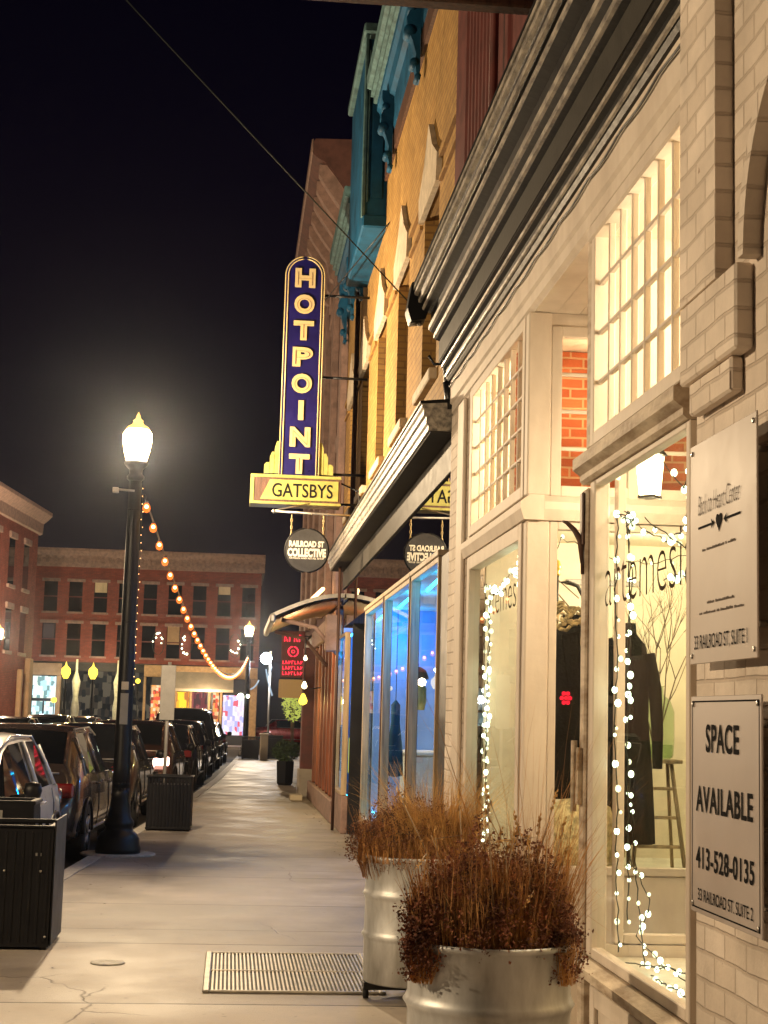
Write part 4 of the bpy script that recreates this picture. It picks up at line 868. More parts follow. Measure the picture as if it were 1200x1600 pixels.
# ------------------------------------------------------------------ goods in the display windows
def coat_form(name, label, x, y, z0, zt, wd, mat, sleeves=True, scarf=False, flower=False, pole=True):
    t = thing(name, label, 'mannequin', (x, y, z0))
    h = zt-z0; rnd = random.Random(int(x*100))
    prof = [(.001, 0), (wd*.58, 0.0), (wd*.56, h*.1), (wd*.5, h*.35), (wd*.42, h*.55), (wd*.44, h*.72), (wd*.46, h*.82), (wd*.36, h*.9), (wd*.16, h*.95), (wd*.14, h)]
    mb = MB(); mb.lathe(prof, (x, y, z0), 28, sx=1, sy=.62, wob=lambda q, j: (.09*math.sin(q*6+j*.3)+.05*math.sin(q*11+1))*max(.15, 1-j/7)); mb.build('coat', mat, t)
    if sleeves:
        for s in (-1, 1):
            mb = MB(); mb.tube([(x+s*wd*.40, y-.02, z0+h*.86), (x+s*wd*.56, y-.03, z0+h*.7), (x+s*wd*.6, y-.05, z0+h*.5), (x+s*wd*.58, y-.07, z0+h*.34)], [wd*.16, wd*.15, wd*.13, wd*.11], 10); mb.build('sleeve', mat, t)
    mb = MB()
    for s in (-1, 1): mb.prism([(x+s*.01, z0+h*.9), (x+s*wd*.22, z0+h*.88), (x+s*wd*.12, z0+h*.6), (x+s*.01, z0+h*.5)], 'y', y-wd*.30, y-wd*.27)
    mb.build('lapel', mat, t)
    if scarf:
        mb = MB()
        for i in range(26):
            a = rnd.uniform(0, 6.28); r_ = wd*.3; zz = z0+h*rnd.uniform(.9, 1.04); p = []
            for k in range(6):
                b = a+k*.22; p.append((x+r_*math.cos(b)*rnd.uniform(.8, 1), y+r_*.8*math.sin(b), zz+.02*math.sin(k+i)+k*rnd.uniform(-.008, .008)))
            mb.tube(p, .012, 5)
        for i in range(7): mb.tube([(x+.03+i*.006, y-wd*.3, z0+h*.94), (x+.02+i*.012, y-wd*.33, z0+h*.84), (x+.03+i*.014, y-wd*.34, z0+h*(.74+rnd.uniform(0, .04)))], .008, 5)
        mb.build('scarf', 'strawscarf', t)
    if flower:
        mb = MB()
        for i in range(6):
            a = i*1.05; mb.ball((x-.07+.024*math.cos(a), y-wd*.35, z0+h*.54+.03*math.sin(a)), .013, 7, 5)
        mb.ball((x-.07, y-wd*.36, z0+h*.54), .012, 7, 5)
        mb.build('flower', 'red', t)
    mb = MB(); mb.tube([(x, y, .742), (x, y, z0+.03)], .012, 6); mb.lathe([(.14, 0), (.13, .012), (.001, .016)], (x, y, .742), 16); mb.build('stand', 'black', t)
    return t
coat_form('mannequin', 'black coated mannequin with straw scarf and red flower in the entry window', 2.0, 9.15, 1.17, 2.24, .42, 'coat', scarf=True, flower=True)
coat_form('mannequin', 'long dark coat hanging beside the glass jar behind the fairy lights', 2.33, 9.1, .92, 2.2, .26, 'coatgreen')
coat_form('mannequin', 'black garment hanging at the right, partly hidden by the wall signs', 2.86, 9.0, 1.33, 2.2, .3, 'coat')
# curved coat stand with gold finial
t = thing('coat_stand', 'black hooked pipe stand with a gold finial in the entry window', 'stand', (2.07, 9.45, .742))
mb = MB(); mb.tube([(2.13, 9.45, .742), (2.13, 9.45, 2.3), (2.125, 9.45, 2.38), (2.09, 9.45, 2.44), (2.03, 9.45, 2.46), (1.965, 9.45, 2.46)], .013, 8); mb.tube([(1.965, 9.45, 2.2), (1.965, 9.45, 2.5)], .009, 8); mb.build('pipe', 'black', t)
mb = MB(); mb.lathe([(.012, 0), (.02, .01), (.012, .02), (.024, .04), (.024, .06), (.012, .09), (.001, .1)], (1.965, 9.45, 2.5), 12); mb.build('finial', 'gold', t)
# fur cushion
mb = MB(); rnd = random.Random(5)
mb.lathe([(.001, 0), (.17, .01), (.2, .12), (.2, .3), (.17, .39), (.1, .43), (.001, .44)], (2.02, 9.0, .742), 40, sy=.8, wob=lambda q, j: .03*math.sin(q*7+j)+.02*math.sin(q*17+j*3))
for i in range(1500):
    a = rnd.uniform(0, 6.28); zz = rnd.uniform(.02, .43); r_ = .2 if zz < .32 else .2-(zz-.32)*1.2
    p = Vector((2.02+r_*math.cos(a), 9.0+r_*.8*math.sin(a), .742+zz)); d = Vector((math.cos(a), math.sin(a), rnd.uniform(-.6, .6)))*.028; s_ = Vector((-math.sin(a), math.cos(a), 0))*.003
    mb.add([p-s_, p+s_, p+d], [(0, 1, 2)])
tag(mb.build('fur_stool', 'fur'), 'cream shaggy fur stool below the mannequin with the red flower', 'stool')
# glass jar with branches on a wooden ladder stand
t = thing('ladder_stand', 'wooden step ladder carrying the large glass jar in the window', 'ladder', (2.56, 9.35, .742))
mb = MB()
for s in (-1, 1):
    mb.tube([(2.56+s*.16, 9.27, .742), (2.56+s*.09, 9.33, 1.38)], .014, 5); mb.tube([(2.56+s*.16, 9.55, .742), (2.56+s*.09, 9.42, 1.38)], .012, 5)
mb.build('leg', 'palewood', t)
mb = MB()
for z in (.88, 1.05, 1.22): mb.bbox(2.56-.16+(z-.742)*.1, 2.56+.16-(z-.742)*.1, 9.27+(z-.742)*.1, 9.32+(z-.742)*.1, z, z+.018, .003)
mb.build('step', 'palewood', t)
mb = MB(); mb.bbox(2.42, 2.70, 9.26, 9.48, 1.38, 1.405, .004); mb.build('top', 'palewood', t)
t = thing('glass_jar', 'large clear glass jar holding bare branches on the wooden ladder', 'jar', (2.56, 9.37, 1.406))
mb = MB(); mb.lathe([(.09, 0), (.11, .02), (.115, .1), (.115, .28), (.09, .35), (.05, .38), (.048, .43), (.058, .435)], (2.56, 9.37, 1.406), 24); mb.build('glass', 'jar', t)
mb = MB(); mb.lathe([(.105, .004), (.105, .08), (.001, .081)], (2.56, 9.37, 1.41), 20); mb.build('water', 'jar', t)
t = thing('bare_branches', 'bare brown branches spreading up from the glass jar', 'branches', (2.56, 9.37, 1.45))
mb = MB()
def branch(p, d, l, r_, dep):
    pts = [p]; 
    for i in range(4): d = (d+Vector((rnd.uniform(-.15, .15), rnd.uniform(-.1, .1), rnd.uniform(-.05, .12)))).normalized(); pts.append(pts[-1]+d*l/4)
    mb.tube(pts, r_, 5, r2=r_*.5)
    if dep:
        for k in range(3): branch(pts[rnd.randint(2, 4)], (d+Vector((rnd.uniform(-.8, .8), rnd.uniform(-.4, .4), rnd.uniform(-.1, .5)))).normalized(), l*.55, r_*.55, dep-1)
for i in range(6): branch(Vector((2.56+rnd.uniform(-.02, .02), 9.37, 1.45)), Vector((rnd.uniform(-.3, .3), rnd.uniform(-.12, .12), 1)).normalized(), .62, .006, 3)
mb.build('twigs', 'twig', t)
t = thing('bare_branches', 'two thin bare twigs crossing behind the arched fairy lights', 'branches', (2.1, 9.9, 1.45))
mb = MB(); mb.tube([(1.80, 9.9, 2.66), (1.95, 9.9, 2.55), (2.15, 9.9, 2.33), (2.25, 9.9, 2.1)], .005, 5); mb.tube([(1.9, 9.9, 2.68), (2.02, 9.9, 2.55), (2.2, 9.9, 2.4)], .004, 5); mb.tube([(1.9, 9.9, 2.3), (2.05, 9.9, 2.26), (2.2, 9.9, 2.2)], .004, 5); mb.build('twigs', 'twig', t)
mb = MB(); nC = 17; cs = [(2.68+.012*i, 8.78+.014*math.sin(i*.95)) for i in range(nC)]
mb.add([(x, y+d, z) for d in (0, .005) for z in (.80, 1.42) for x, y in cs], [(i, i+1, nC+i+1, nC+i) for i in range(nC-1)]+[(2*nC+i, 3*nC+i, 3*nC+i+1, 2*nC+i+1) for i in range(nC-1)]+[(i, 2*nC+i, 2*nC+i+1, i+1) for i in range(nC-1)]+[(nC+i, nC+i+1, 3*nC+i+1, 3*nC+i) for i in range(nC-1)]+[(0, nC, 3*nC, 2*nC), (nC-1, 3*nC-1, 4*nC-1, 2*nC-1)], True)
tag(mb.build('plaid_cloth', 'plaid'), 'red and white plaid cloth hanging next to the SPACE AVAILABLE sign', 'cloth')
mb = MB(); mb.tube([(1.95, 5.55, .80), (1.9, 5.62, .8), (1.84, 5.72, .79)], .022, 8); mb.tube([(1.84, 5.74, .80), (1.83, 5.75, .66)], .022, 8)
tag(mb.build('driftwood', 'twig'), 'short grey branch lying on the floor of the near display window', 'branch')
for i, (x, y, z0, z1, w2) in enumerate([(2.2, 10.28, .9, 2.35, .5)]):
    mb = MB(); mb.bbox(x, x+w2, y, y+.015, 2.52, 2.56, .004)
    tag(mb.build('wall_shelf', 'greyflat'), 'thin grey rail on the back wall of the entry window', 'rail')

# ------------------------------------------------------------------ metal drums with plants
def make_drum(x, y, label):
    t = thing('metal_drum', label, 'planter drum', (x, y, 0), 'galvanised drum planters')
    r_ = .30; z0 = .10
    prof = [(r_-.01, z0), (r_, z0+.01), (r_, z0+.235), (r_+.004, z0+.25), (r_+.013, z0+.265), (r_+.004, z0+.28), (r_, z0+.295), (r_-.002, z0+.46), (r_+.004, z0+.48), (r_+.014, z0+.495), (r_+.004, z0+.51), (r_-.002, z0+.53), (r_-.002, .79), (r_+.006, .795), (r_+.01, .806), (r_+.006, .818), (r_-.006, .816), (r_-.008, .79), (r_-.01, .72)]
    MB().lathe(prof, (x, y, 0), 64, wob=lambda q, j: .0025*math.sin(q*6+j*.7)+.0015*math.sin(q*13+j*2)).build('body', 'galv', t)
    MB().lathe([(r_-.012, .74), (.001, .76)], (x, y, 0), 24).build('soil', 'soil', t)
    mb = MB(); mb.bbox(x-.3, x+.3, y-.06, y+.06, .055, .095, .004); mb.bbox(x-.06, x+.06, y-.3, y-.061, .055, .094, .004); mb.bbox(x-.06, x+.06, y+.061, y+.3, .055, .094, .004); mb.build('dolly', 'black', t)
    for (dx, dy) in ((-.28, 0), (.28, 0), (0, -.28), (0, .28)):
        mb = MB(); mb.tube([(x+dx-.015, y+dy, .03), (x+dx+.015, y+dy, .03)], .03, 14); mb.bbox(x+dx-.02, x+dx+.02, y+dy-.02, y+dy+.02, .048, .056, .002); mb.build('caster', 'tyre', t)
    return t
make_drum(.98, 5.85, 'large galvanised drum planter in the foreground')
make_drum(1.12, 9.3, 'second galvanised drum planter on wheels, behind the foreground drum')
def heads(x, y, z, rx, ry, h, n, rnd, mat, name, label):
    """a mound of dried stems that end in clusters of small curled heads"""
    t = thing(name, label, 'plant', (x, y, .7))
    st = MB(); hd = MB()
    for i in range(n):
        a = rnd.uniform(0, 6.28); q = math.sqrt(rnd.random())
        hx, hy = x+rx*q*math.cos(a), y+ry*q*math.sin(a); hz = z+h*(1-.6*q*q)*rnd.uniform(.5, 1.05)*(.85+.22*math.sin(a*3+x*9)+.15*math.sin(a*7+q*5))-(.10*rnd.random() if q > .9 else 0)
        bx, by = x+rx*.7*q*math.cos(a), y+ry*.7*q*math.sin(a)
        p0 = Vector((bx, by, .68)); p2 = Vector((hx, hy, hz)); p1 = (p0+p2)/2+Vector((rnd.uniform(-.03, .03), rnd.uniform(-.03, .03), .03))
        s = Vector((.0012, .0008, 0)).normalized()*.0016
        st.add([p0-s, p0+s, p1+s, p1-s, p2], [(0, 1, 2, 3), (3, 2, 4)])
        for k in range(rnd.randint(7, 12)):
            c = p2+Vector((rnd.gauss(0, .014), rnd.gauss(0, .014), rnd.gauss(0, .012))); s2 = rnd.uniform(.004, .010)
            u = Vector((rnd.uniform(-1, 1), rnd.uniform(-1, 1), rnd.uniform(-1, 1))).normalized(); v_ = u.orthogonal().normalized()
            hd.add([c-u*s2, c+v_*s2*.6, c+u*s2, c-v_*s2*.6+u.cross(v_)*s2*.4], [(0, 1, 2, 3)])
        for k in range(5):
            fz = rnd.uniform(.2, .9); c = p0+(p2-p0)*fz; d = Vector((rnd.uniform(-1, 1), rnd.uniform(-1, 1), rnd.uniform(-.4, .6)))*.022; s3 = Vector((-d.y, d.x, 0)).normalized()*.0035
            hd.add([c, c+d*.5+s3, c+d, c+d*.5-s3], [(0, 1, 2, 3)])
    st.build('stems', 'straw', t); hd.build('flower_heads', mat, t); return t
def grass(x, y, z, r0, spread, h, n, rnd, mat, label, droop=.3, name='ornamental_grass', width=.0022):
    t = thing(name, label, 'grass plant', (x, y, .7)); mb = MB()
    for i in range(n):
        a = rnd.uniform(0, 6.28); q = math.sqrt(rnd.random()); p = Vector((x+r0*q*math.cos(a), y+r0*q*math.sin(a), z))
        b = a+rnd.gauss(0, .9); L_ = h*rnd.uniform(.45, 1.1); out = spread*rnd.uniform(.1, 1); dr = droop*rnd.random()**2
        pts = []
        for k in range(6):
            f = k/5; pts.append(p+Vector((math.cos(b)*out*f**1.7*L_+rnd.gauss(0, .004), math.sin(b)*out*f**1.7*L_+rnd.gauss(0, .004), L_*(f-dr*f**3))))
        wd = width*rnd.choice([.6, .8, 1, 1.3, 2.0]); kink = rnd.random() < .12; kd = Vector((rnd.gauss(0, .08), rnd.gauss(0, .08), -.06))
        if kink: pts[4] = pts[3]+(pts[4]-pts[3])*.5+kd*.5; pts[5] = pts[4]+kd
        s = Vector((math.sin(b+1.2), math.cos(b+1.2), 0))*wd
        vs = []
        for k, q_ in enumerate(pts): vs += [q_-s*(1-k/5.5), q_+s*(1-k/5.5)]
        mb.add(vs, [(2*k, 2*k+1, 2*k+3, 2*k+2) for k in range(5)], False)
    mb.build('blades', mat, t); return t
rn = random.Random(11)
heads(.73, 5.72, .74, .09, .10, .20, 260, rn, 'heather', 'dried_plant', 'small rust clump spilling over the street side rim of the nearer drum')
heads(1.2, 5.70, .76, .10, .10, .22, 260, rn, 'heather', 'dried_plant', 'rust clump spilling over the window side rim of the nearer drum')
heads(.96, 5.84, .83, .31, .30, .36, 1200, rn, 'heather', 'dried_plant', 'rust brown dried flower mound filling the foreground drum')
grass(1.08, 5.9, .72, .2, .55, .52, 1500, rn, 'straw', 'dry golden grass standing in the foreground drum', .5)
grass(1.12, 5.95, .72, .18, .5, 1.0, 120, rn, 'straw', 'long thin wispy stalks rising above the foreground drum', .35, width=.0016)
grass(.88, 5.8, .72, .16, .4, .36, 500, rn, 'darkleaf', 'dark green black tuft in the middle of the foreground drum', .3)
heads(1.03, 9.28, .83, .33, .30, .32, 700, rn, 'heather2', 'dried_plant', 'dark brown dried flower mound in the second drum')
grass(1.22, 9.3, .72, .2, .75, .62, 2600, rn, 'straw2', 'bushy pale golden grass in the second drum', .7)
grass(.97, 5.84, .78, .28, .3, .40, 1700, rn, 'straw', 'dense brown stems filling the nearer drum among the flower heads', .35)
grass(1.05, 9.28, .78, .27, .35, .34, 900, rn, 'straw', 'dense brown stems filling the second drum', .35)
grass(1.62-.14, 6.55, .0, .02, .1, .1, 4, rn, 'straw', 'few dry blades at the foot of the white window', .5)

t = thing('seed_stalk', 'few thick broken stalks with pale seed heads above the nearer drum', 'plant', (1.0, 5.8, .8)); ms = MB()
for i in range(34):
    mh = MB()
    a = rn.uniform(0, 6.28); r_ = .24*math.sqrt(rn.random()); p = Vector((1.0+r_*math.cos(a), 5.84+r_*math.sin(a), .78)); h_ = rn.uniform(.3, .62); d = Vector((rn.gauss(0, .09), rn.gauss(0, .09), h_)); q = p+d*.7; e = p+d
    if rn.random() < .3: e = q+Vector((rn.gauss(0, .09), rn.gauss(0, .09), -.03))
    ms.tube([p, q, e], .0022, 5)
    ax = (e-q).normalized()
    for k in range(14):
        c = e+ax*(-.05+.006*k); o_ = ax.orthogonal(); o_.rotate(Matrix.Rotation(k*2.4, 3, ax)); mh.add([c, c+o_*.006+ax*.006, c+o_*.004+ax*.018, c-o_*.001+ax*.01], [(0, 1, 2, 3)])
    mh.build('seed_head', 'straw2', t)
ms.build('stems', 'palewood', t)

# ------------------------------------------------------------------ second shop: blue lit glass
s2 = thing('shop_building', 'yellow brick building with blue lit display windows and teal roof cornice', 'building', (FX, 15, 0))
# street level
wins = [(12.02, 13.9), (13.98, 16.34), (16.44, 18.72)]
mb = MB(); mb.bbox(FX-.02, FX+.1, 11.55, 11.98, 0, 2.86, .01); mb.build('post', 'black', s2)
for a, b in wins:
    grid_window('display_window', s2, 'x', FX, a, b, .40, 2.86, 1, 1, fr=.045, dep=.08, frame='palewood', pane='shopglass')
mb = MB()
for y in (13.94, 16.39): mb.bbox(FX-.05, FX+.05, y-.03, y+.03, .30, 2.9, .006)
mb.build('mullion', 'brownwood', s2)
mb = MB(); mb.bbox(FX-.05, FX+.06, 11.99, 18.8, 2.862, 2.91, .006); mb.build('header', 'palewood', s2)
mb = MB(); mb.bbox(FX-.04, FX+.07, 11.99, 18.74, 0.0, .36, .01); mb.bbox(FX-.06, FX+.07, 11.99, 18.76, .362, .398, .008); mb.build('sill', 'pinkstone', s2)
mb = MB(); mb.quad((FX+.02, 11.56, 2.912), (FX+.02, 23.4, 2.912), (FX+.02, 23.4, 3.48), (FX+.02, 11.56, 3.48)); mb.build('clerestory_glass', 'darkglass', s2)
mb = MB(); mb.bbox(FX-.0, FX+.06, 11.56, 23.4, 3.482, 3.76, .004); mb.build('fascia', 'grey', s2)
mb = MB(); mb.prism([(FX+.06, 3.762), (1.40, 3.762), (1.40, 3.80), (1.385, 3.82), (1.385, 3.87), (1.365, 3.88), (1.365, 3.92), (1.35, 3.94), (1.35, 3.965), (FX+.06, 3.99)], 'y', 11.56, 23.4); mb.build('storefront_cornice', 'moulding', s2)
MB().box(1.42, FX+.06, 11.57, 23.38, 3.752, 3.7605).build('soffit', 'grey', s2)
mb = MB(); mb.prism([(FX+.06, 3.993), (1.335, 3.968), (1.335, 3.985), (FX+.06, 4.02)], 'y', 11.55, 23.42); mb.build('cornice_cap', 'charcoal', s2)
# door recess and angled far window
mb = MB(); mb.box(2.3, 2.36, 18.8, 22.0, 0, 2.9); mb.box(FX+.1, 2.3, 18.76, 18.80, 0, 2.9); mb.box(FX+.06, 2.3, 21.9, 21.94, 0, 2.9); mb.build('recess_wall', 'dark', s2)
mb = MB(); mb.bbox(2.26, 2.298, 19.4, 20.6, .03, 2.3, .01); dr = mb.build('door', 'black', s2)
mb = MB(); mb.quad((2.255, 19.55, .3), (2.255, 20.45, .3), (2.255, 20.45, 2.1), (2.255, 19.55, 2.1)); mb.build('pane', 'darkglass', dr)
mb = MB(); mb.bbox(FX-.03, FX+.08, 18.74, 18.86, 0, 2.86, .006); mb.build('post', 'steel', s2)
grid_window('display_window', s2, 'x', FX, 21.95, 23.7, .52, 2.78, 1, 1, fr=.05, dep=.08, frame='palewood', pane='shopglass')
mb = MB(); mb.bbox(FX-.03, FX+.06, 21.93, 23.8, 0, .515, .008); mb.build('sill', 'pinkstone', s2)
# interior
mb = MB(); mb.box(1.68, 4.4, 18.60, 18.70, 0, 2.95); mb.box(1.68, 4.4, 11.56, 11.62, 0, 2.95); mb.box(4.4, 4.45, 11.6, 18.7, 0, 2.95); mb.build('inner_wall', 'bluelitwall', s2)
mb = MB(); mb.box(1.68, 4.4, 11.6, 18.7, .30, .36); mb.build('inner_floor', 'platform', s2)
mb = MB(); mb.box(1.68, 4.4, 11.6, 18.7, 2.88, 2.93); mb.build('ceiling', 'interior', s2)
mb = MB(); mb.box(1.68, 3.5, 24.0, 24.06, 0, 2.95); mb.build('inner_wall', 'bluelitwall', s2)
for a, b in wins+[(21.95, 23.7)]:
    t = thing('neon_tube', 'thin cyan light tube along the top of the blue shop window', 'tube light', (1.72, b, 2.8), 'cyan tubes in the blue shop windows')
    t['label'] = {12.02: 'cyan tube light topping the blue window nearest the camera', 13.98: 'cyan tube light topping the middle blue window', 16.44: 'cyan tube light topping the blue window beside the dark doorway', 21.95: 'cyan tube light in the narrow window past the dark doorway'}[a]
    mb = MB(); mb.tube([(1.70, b-.08, 2.74), (1.70, a+.35*(b-a), 2.78)], .016, 6); mb.tube([(1.70, b-.1, .5), (1.70, a+.5*(b-a), .48)], .016, 6); mb.build('tube', 'cyan', t)
    light('glow', (1.90, b-.5, 2.5), 22 if a < 12.5 else 34, (.0, .28, 1), t, .1)
light('interior_light', (2.35, 17.6, 1.2), 26, (1, .72, .32), s2, .1)  # warm light added low to turn the lower window cream, not overhead
# goods in blue shop
t = thing('pendant_lamp', 'black pendant lamp above the yellow stool in the middle blue window', 'lamp', (2.10, 17.9, 2.0))
mb = MB(); mb.tube([(2.06, 17.9, 2.88), (2.12, 17.9, 2.2)], .006, 5); mb.build('cord', 'black', t)
mb = MB(); mb.lathe([(.11, 0), (.11, .03), (.08, .1), (.02, .14)], (2.13, 17.9, 2.05), 16); mb.build('shade', 'black', t)
mb = MB(); mb.lathe([(.001, .25), (.07, .25), (.09, .35), (.09, .5), (.05, .55)], (2.13, 17.9, 1.45), 16); tag(mb.build('yellow_vase', 'lampyellow' if False else 'signyellow'), 'yellow vase standing behind the middle blue window', 'vase')
mb = MB(); mb.bbox(2.0, 2.35, 17.3, 18.5, .362, 1.2, .02); mb.bbox(1.97, 2.38, 17.27, 18.53, 1.2, 1.24, .01); tag(mb.build('shop_counter', 'platform'), 'white counter inside the middle blue window', 'counter')
t = thing('hanging_garment', 'teal garment hanging in the far blue window', 'garment', (1.82, 17.6, .9)); mb = MB(); mb.lathe([(.02, 0), (.1, .02), (.09, .3), (.05, .6), (.05, .8), (.01, .85)], (1.84, 17.6, .95), 14, wob=lambda q, j: .1*math.sin(q*5)); mb.build('cloth', 'teal', t)
mb = MB(); mb.tube([(1.84, 17.6, 1.79), (1.84, 17.6, 2.86)], .004, 4); mb.build('hook', 'black', t)
mb = MB(); mb.bbox(1.72, 1.74, 22.4, 22.9, .8, 1.3, .004); tag(mb.build('poster', 'lampyellow' if False else 'greenlit'), 'small glowing yellow green poster low in the narrow window', 'poster')
# upper floors
mb = MB()
wc = [13.47, 15.76, 18.1, 20.4, 22.6]; hw_ = .52; WX = FX+.02
zs, zt = 4.55, 6.2
edges = [11.7]+[q for c in wc for q in (c-hw_, c+hw_)]+[24.0]
for i in range(0, len(edges), 2): mb.box(WX, WX+.3, edges[i], edges[i+1], 4.03, 7.95)
for c in wc: mb.box(WX, WX+.3, c-hw_, c+hw_, 4.03, zs); mb.box(WX, WX+.3, c-hw_, c+hw_, zt, 7.95)
mb.box(WX+.301, 6, 11.7, 24.0, 3.9, 9.0)
mb.build('wall', 'yellowbrick', s2)
for c in wc:
    f = MB(); f.bbox(WX+.14, WX+.2, c-hw_, c-hw_+.06, zs, zt, .005); f.bbox(WX+.14, WX+.2, c+hw_-.06, c+hw_, zs, zt, .005); f.bbox(WX+.14, WX+.2, c-hw_+.06, c+hw_-.06, zt-.06, zt, .005); f.bbox(WX+.14, WX+.2, c-hw_+.06, c+hw_-.06, (zs+zt)/2-.03, (zs+zt)/2+.03, .005)
    fo = f.build('window', 'maroon', s2); q = MB(); q.quad((WX+.17, c-hw_, zs), (WX+.17, c+hw_, zs), (WX+.17, c+hw_, zt), (WX+.17, c-hw_, zt)); q.build('pane', 'darkglass', fo)
    MB().prism([(c-hw_-.10, zt-.02), (c+hw_+.10, zt-.02), (c+hw_+.14, zt+.22), (c+.3, zt+.42), (c, zt+.72), (c-.3, zt+.42), (c-hw_-.14, zt+.22)], 'x', WX-.05, WX-.002).build('lintel', 'palestone', s2)
    MB().bbox(WX-.07, WX+.12, c-hw_-.08, c+hw_+.08, zs-.1, zs, .01).build('window_sill', 'palestone', s2)
for a_, b_ in zip([11.72]+[c+hw_+.16 for c in wc], [c-hw_-.16 for c in wc]+[23.98]):
    MB().box(WX-.035, WX-.002, a_, b_, zt+.16, zt+.23).build('string_course', 'yellowbrick', s2)
    MB().box(WX-.03, WX-.002, a_, b_, zt-.05, zt-.01).build('string_course', 'yellowbrick', s2)
MB().tube([(FX-.03, 21.5, 4.03), (FX-.03, 21.5, 7.9)], .035, 8).build('downpipe', 'brownstone', s2)
MB().box(WX-.035, WX+.3, 11.7, 18.0, 7.955, 8.22).build('cornice_band', 'brownwood', s2)
def teal(y0, y1, dx, dz):
    p = [(WX+.1, 6.95+dz), (WX-.04, 6.95+dz), (WX-.05, 7.0+dz), (WX-.05, 7.32+dz), (WX-.10, 7.36+dz), (WX-.12-dx, 7.5+dz), (WX-.16-dx, 7.55+dz), (WX-.16-dx, 7.75+dz), (WX-.2-dx, 7.8+dz), (WX+.1, 7.8+dz)]
    MB().prism(p, 'y', y0, y1).build('cornice', 'teal', s2)
    for (xa, za, xb, zb) in ((.165, 7.64, .20, 7.70), (.20, 7.72, .235, 7.79), (.235, 7.81, .28, 7.97)):
        MB().prism([(WX-xa-dx, za+dz), (WX-xb-dx, za+.02+dz), (WX-xb-dx-.01, zb+dz), (WX+.1, zb+dz), (WX+.1, za+dz)] if za > 7.8 else [(WX-xa-dx+.01, za+dz), (WX-xb-dx, za+.01+dz), (WX-xb-dx, zb+dz), (WX-xa-dx+.01, zb+dz)], 'y', y0-.03, y1+.03).build('moulding', 'tealpale', s2)
teal(11.7, 17.9, .0, 1.24); teal(20.75, 24.0, .05, .85)
# tall teal end bay rising above the cornice
MB().box(1.35, WX+.3, 18.05, 20.6, 7.55, 9.75).build('bay', 'teal', s2)
for (x0_, x1_, z0_, z1_) in ((1.315, 1.36, 7.5, 9.8), (1.37, 1.39, 7.7, 9.6)): MB().bbox(x0_, x1_, 18.0, 18.049, z0_, z1_, .01).build('moulding', 'tealpale', s2)
MB().bbox(1.29, WX+.3, 17.96, 20.7, 9.80, 9.93, .02).build('moulding', 'tealpale', s2)
MB().bbox(1.33, WX+.1, 17.99, 20.65, 7.38, 7.54, .02).build('moulding', 'teal', s2)
MB().bbox(1.42, 1.57, 18.02, 18.049, 7.75, 9.5, .02).build('panel', 'teal', s2)
for y, dz in ((14.35, 1.05), (17.0, 1.1), (20.72, .6), (22.4, .75), (23.9, .75)):
    mb = MB(); mb.prism([(WX-.05, 6.62+dz), (WX-.08, 6.66+dz), (WX-.10, 6.78+dz), (WX-.09, 6.88+dz), (WX-.13, 7.02+dz), (WX-.18, 7.12+dz), (WX-.19, 7.25+dz), (WX-.15, 7.35+dz), (WX-.18, 7.45+dz), (WX-.18, 7.55+dz), (WX-.05, 7.55+dz)], 'y', y-.07, y+.07)
    for (x_, z_, r_) in ((.11, 6.80, .04), (.16, 7.12, .055), (.14, 7.36, .04), (.07, 6.66, .03)): mb.tube([(WX-x_, y-.085, z_+dz), (WX-x_, y+.085, z_+dz)], r_, 12)
    mb.build('bracket', 'teal', s2)

# ------------------------------------------------------------------ HOTPOINT sign
t = thing('neon_sign', 'tall navy HOTPOINT blade sign with cream letters and rounded top above GATSBYS', 'sign', (.9, 20.1, 4.3))
X0, X1, ZB, ZT = .50, 1.01, 4.66, 7.32; ys = 20.0
def stadium(x0, x1, zb, zt, n=16):
    r_ = (x1-x0)/2; cx = (x0+x1)/2
    return [(x0, zb), (x1, zb)]+[(cx+r_*math.cos(math.pi*i/n), zt+r_*math.sin(math.pi*i/n)) for i in range(n+1)]
MB().prism(stadium(X0, X1, ZB, ZT), 'y', ys, ys+.28).build('panel', 'navy', t)
mb = MB(); s_ = stadium(X0+.035, X1-.035, ZB, ZT); mb.tube([(a, ys-.012, b) for a, b in s_[1:]]+[(s_[0][0], ys-.012, s_[0][1])], .009, 6)
mb.tube([(a, ys, b) for a, b in stadium(X0, X1, ZB, ZT)[1:]]+[(X0, ys, ZB)], .009, 6); mb.build('border', 'signcream', t)
for i, ch in enumerate('HOTPOINT'):
    w_ = .07 if ch == 'I' else .265; zc = 7.15-i*.352
    text('letter', ch, ((X0+X1)/2-w_/2, ys-.006, zc), (1, 0, 0), (0, 0, 1), w_, .26, 'signcream', t, bold=.06, ext=.02)
    if ch != 'I': text('neon_tube', ch, ((X0+X1)/2-w_*.36, ys-.03, zc+.03), (1, 0, 0), (0, 0, 1), w_*.72, .18, 'brownstone', t, bold=-.04, ext=.004)
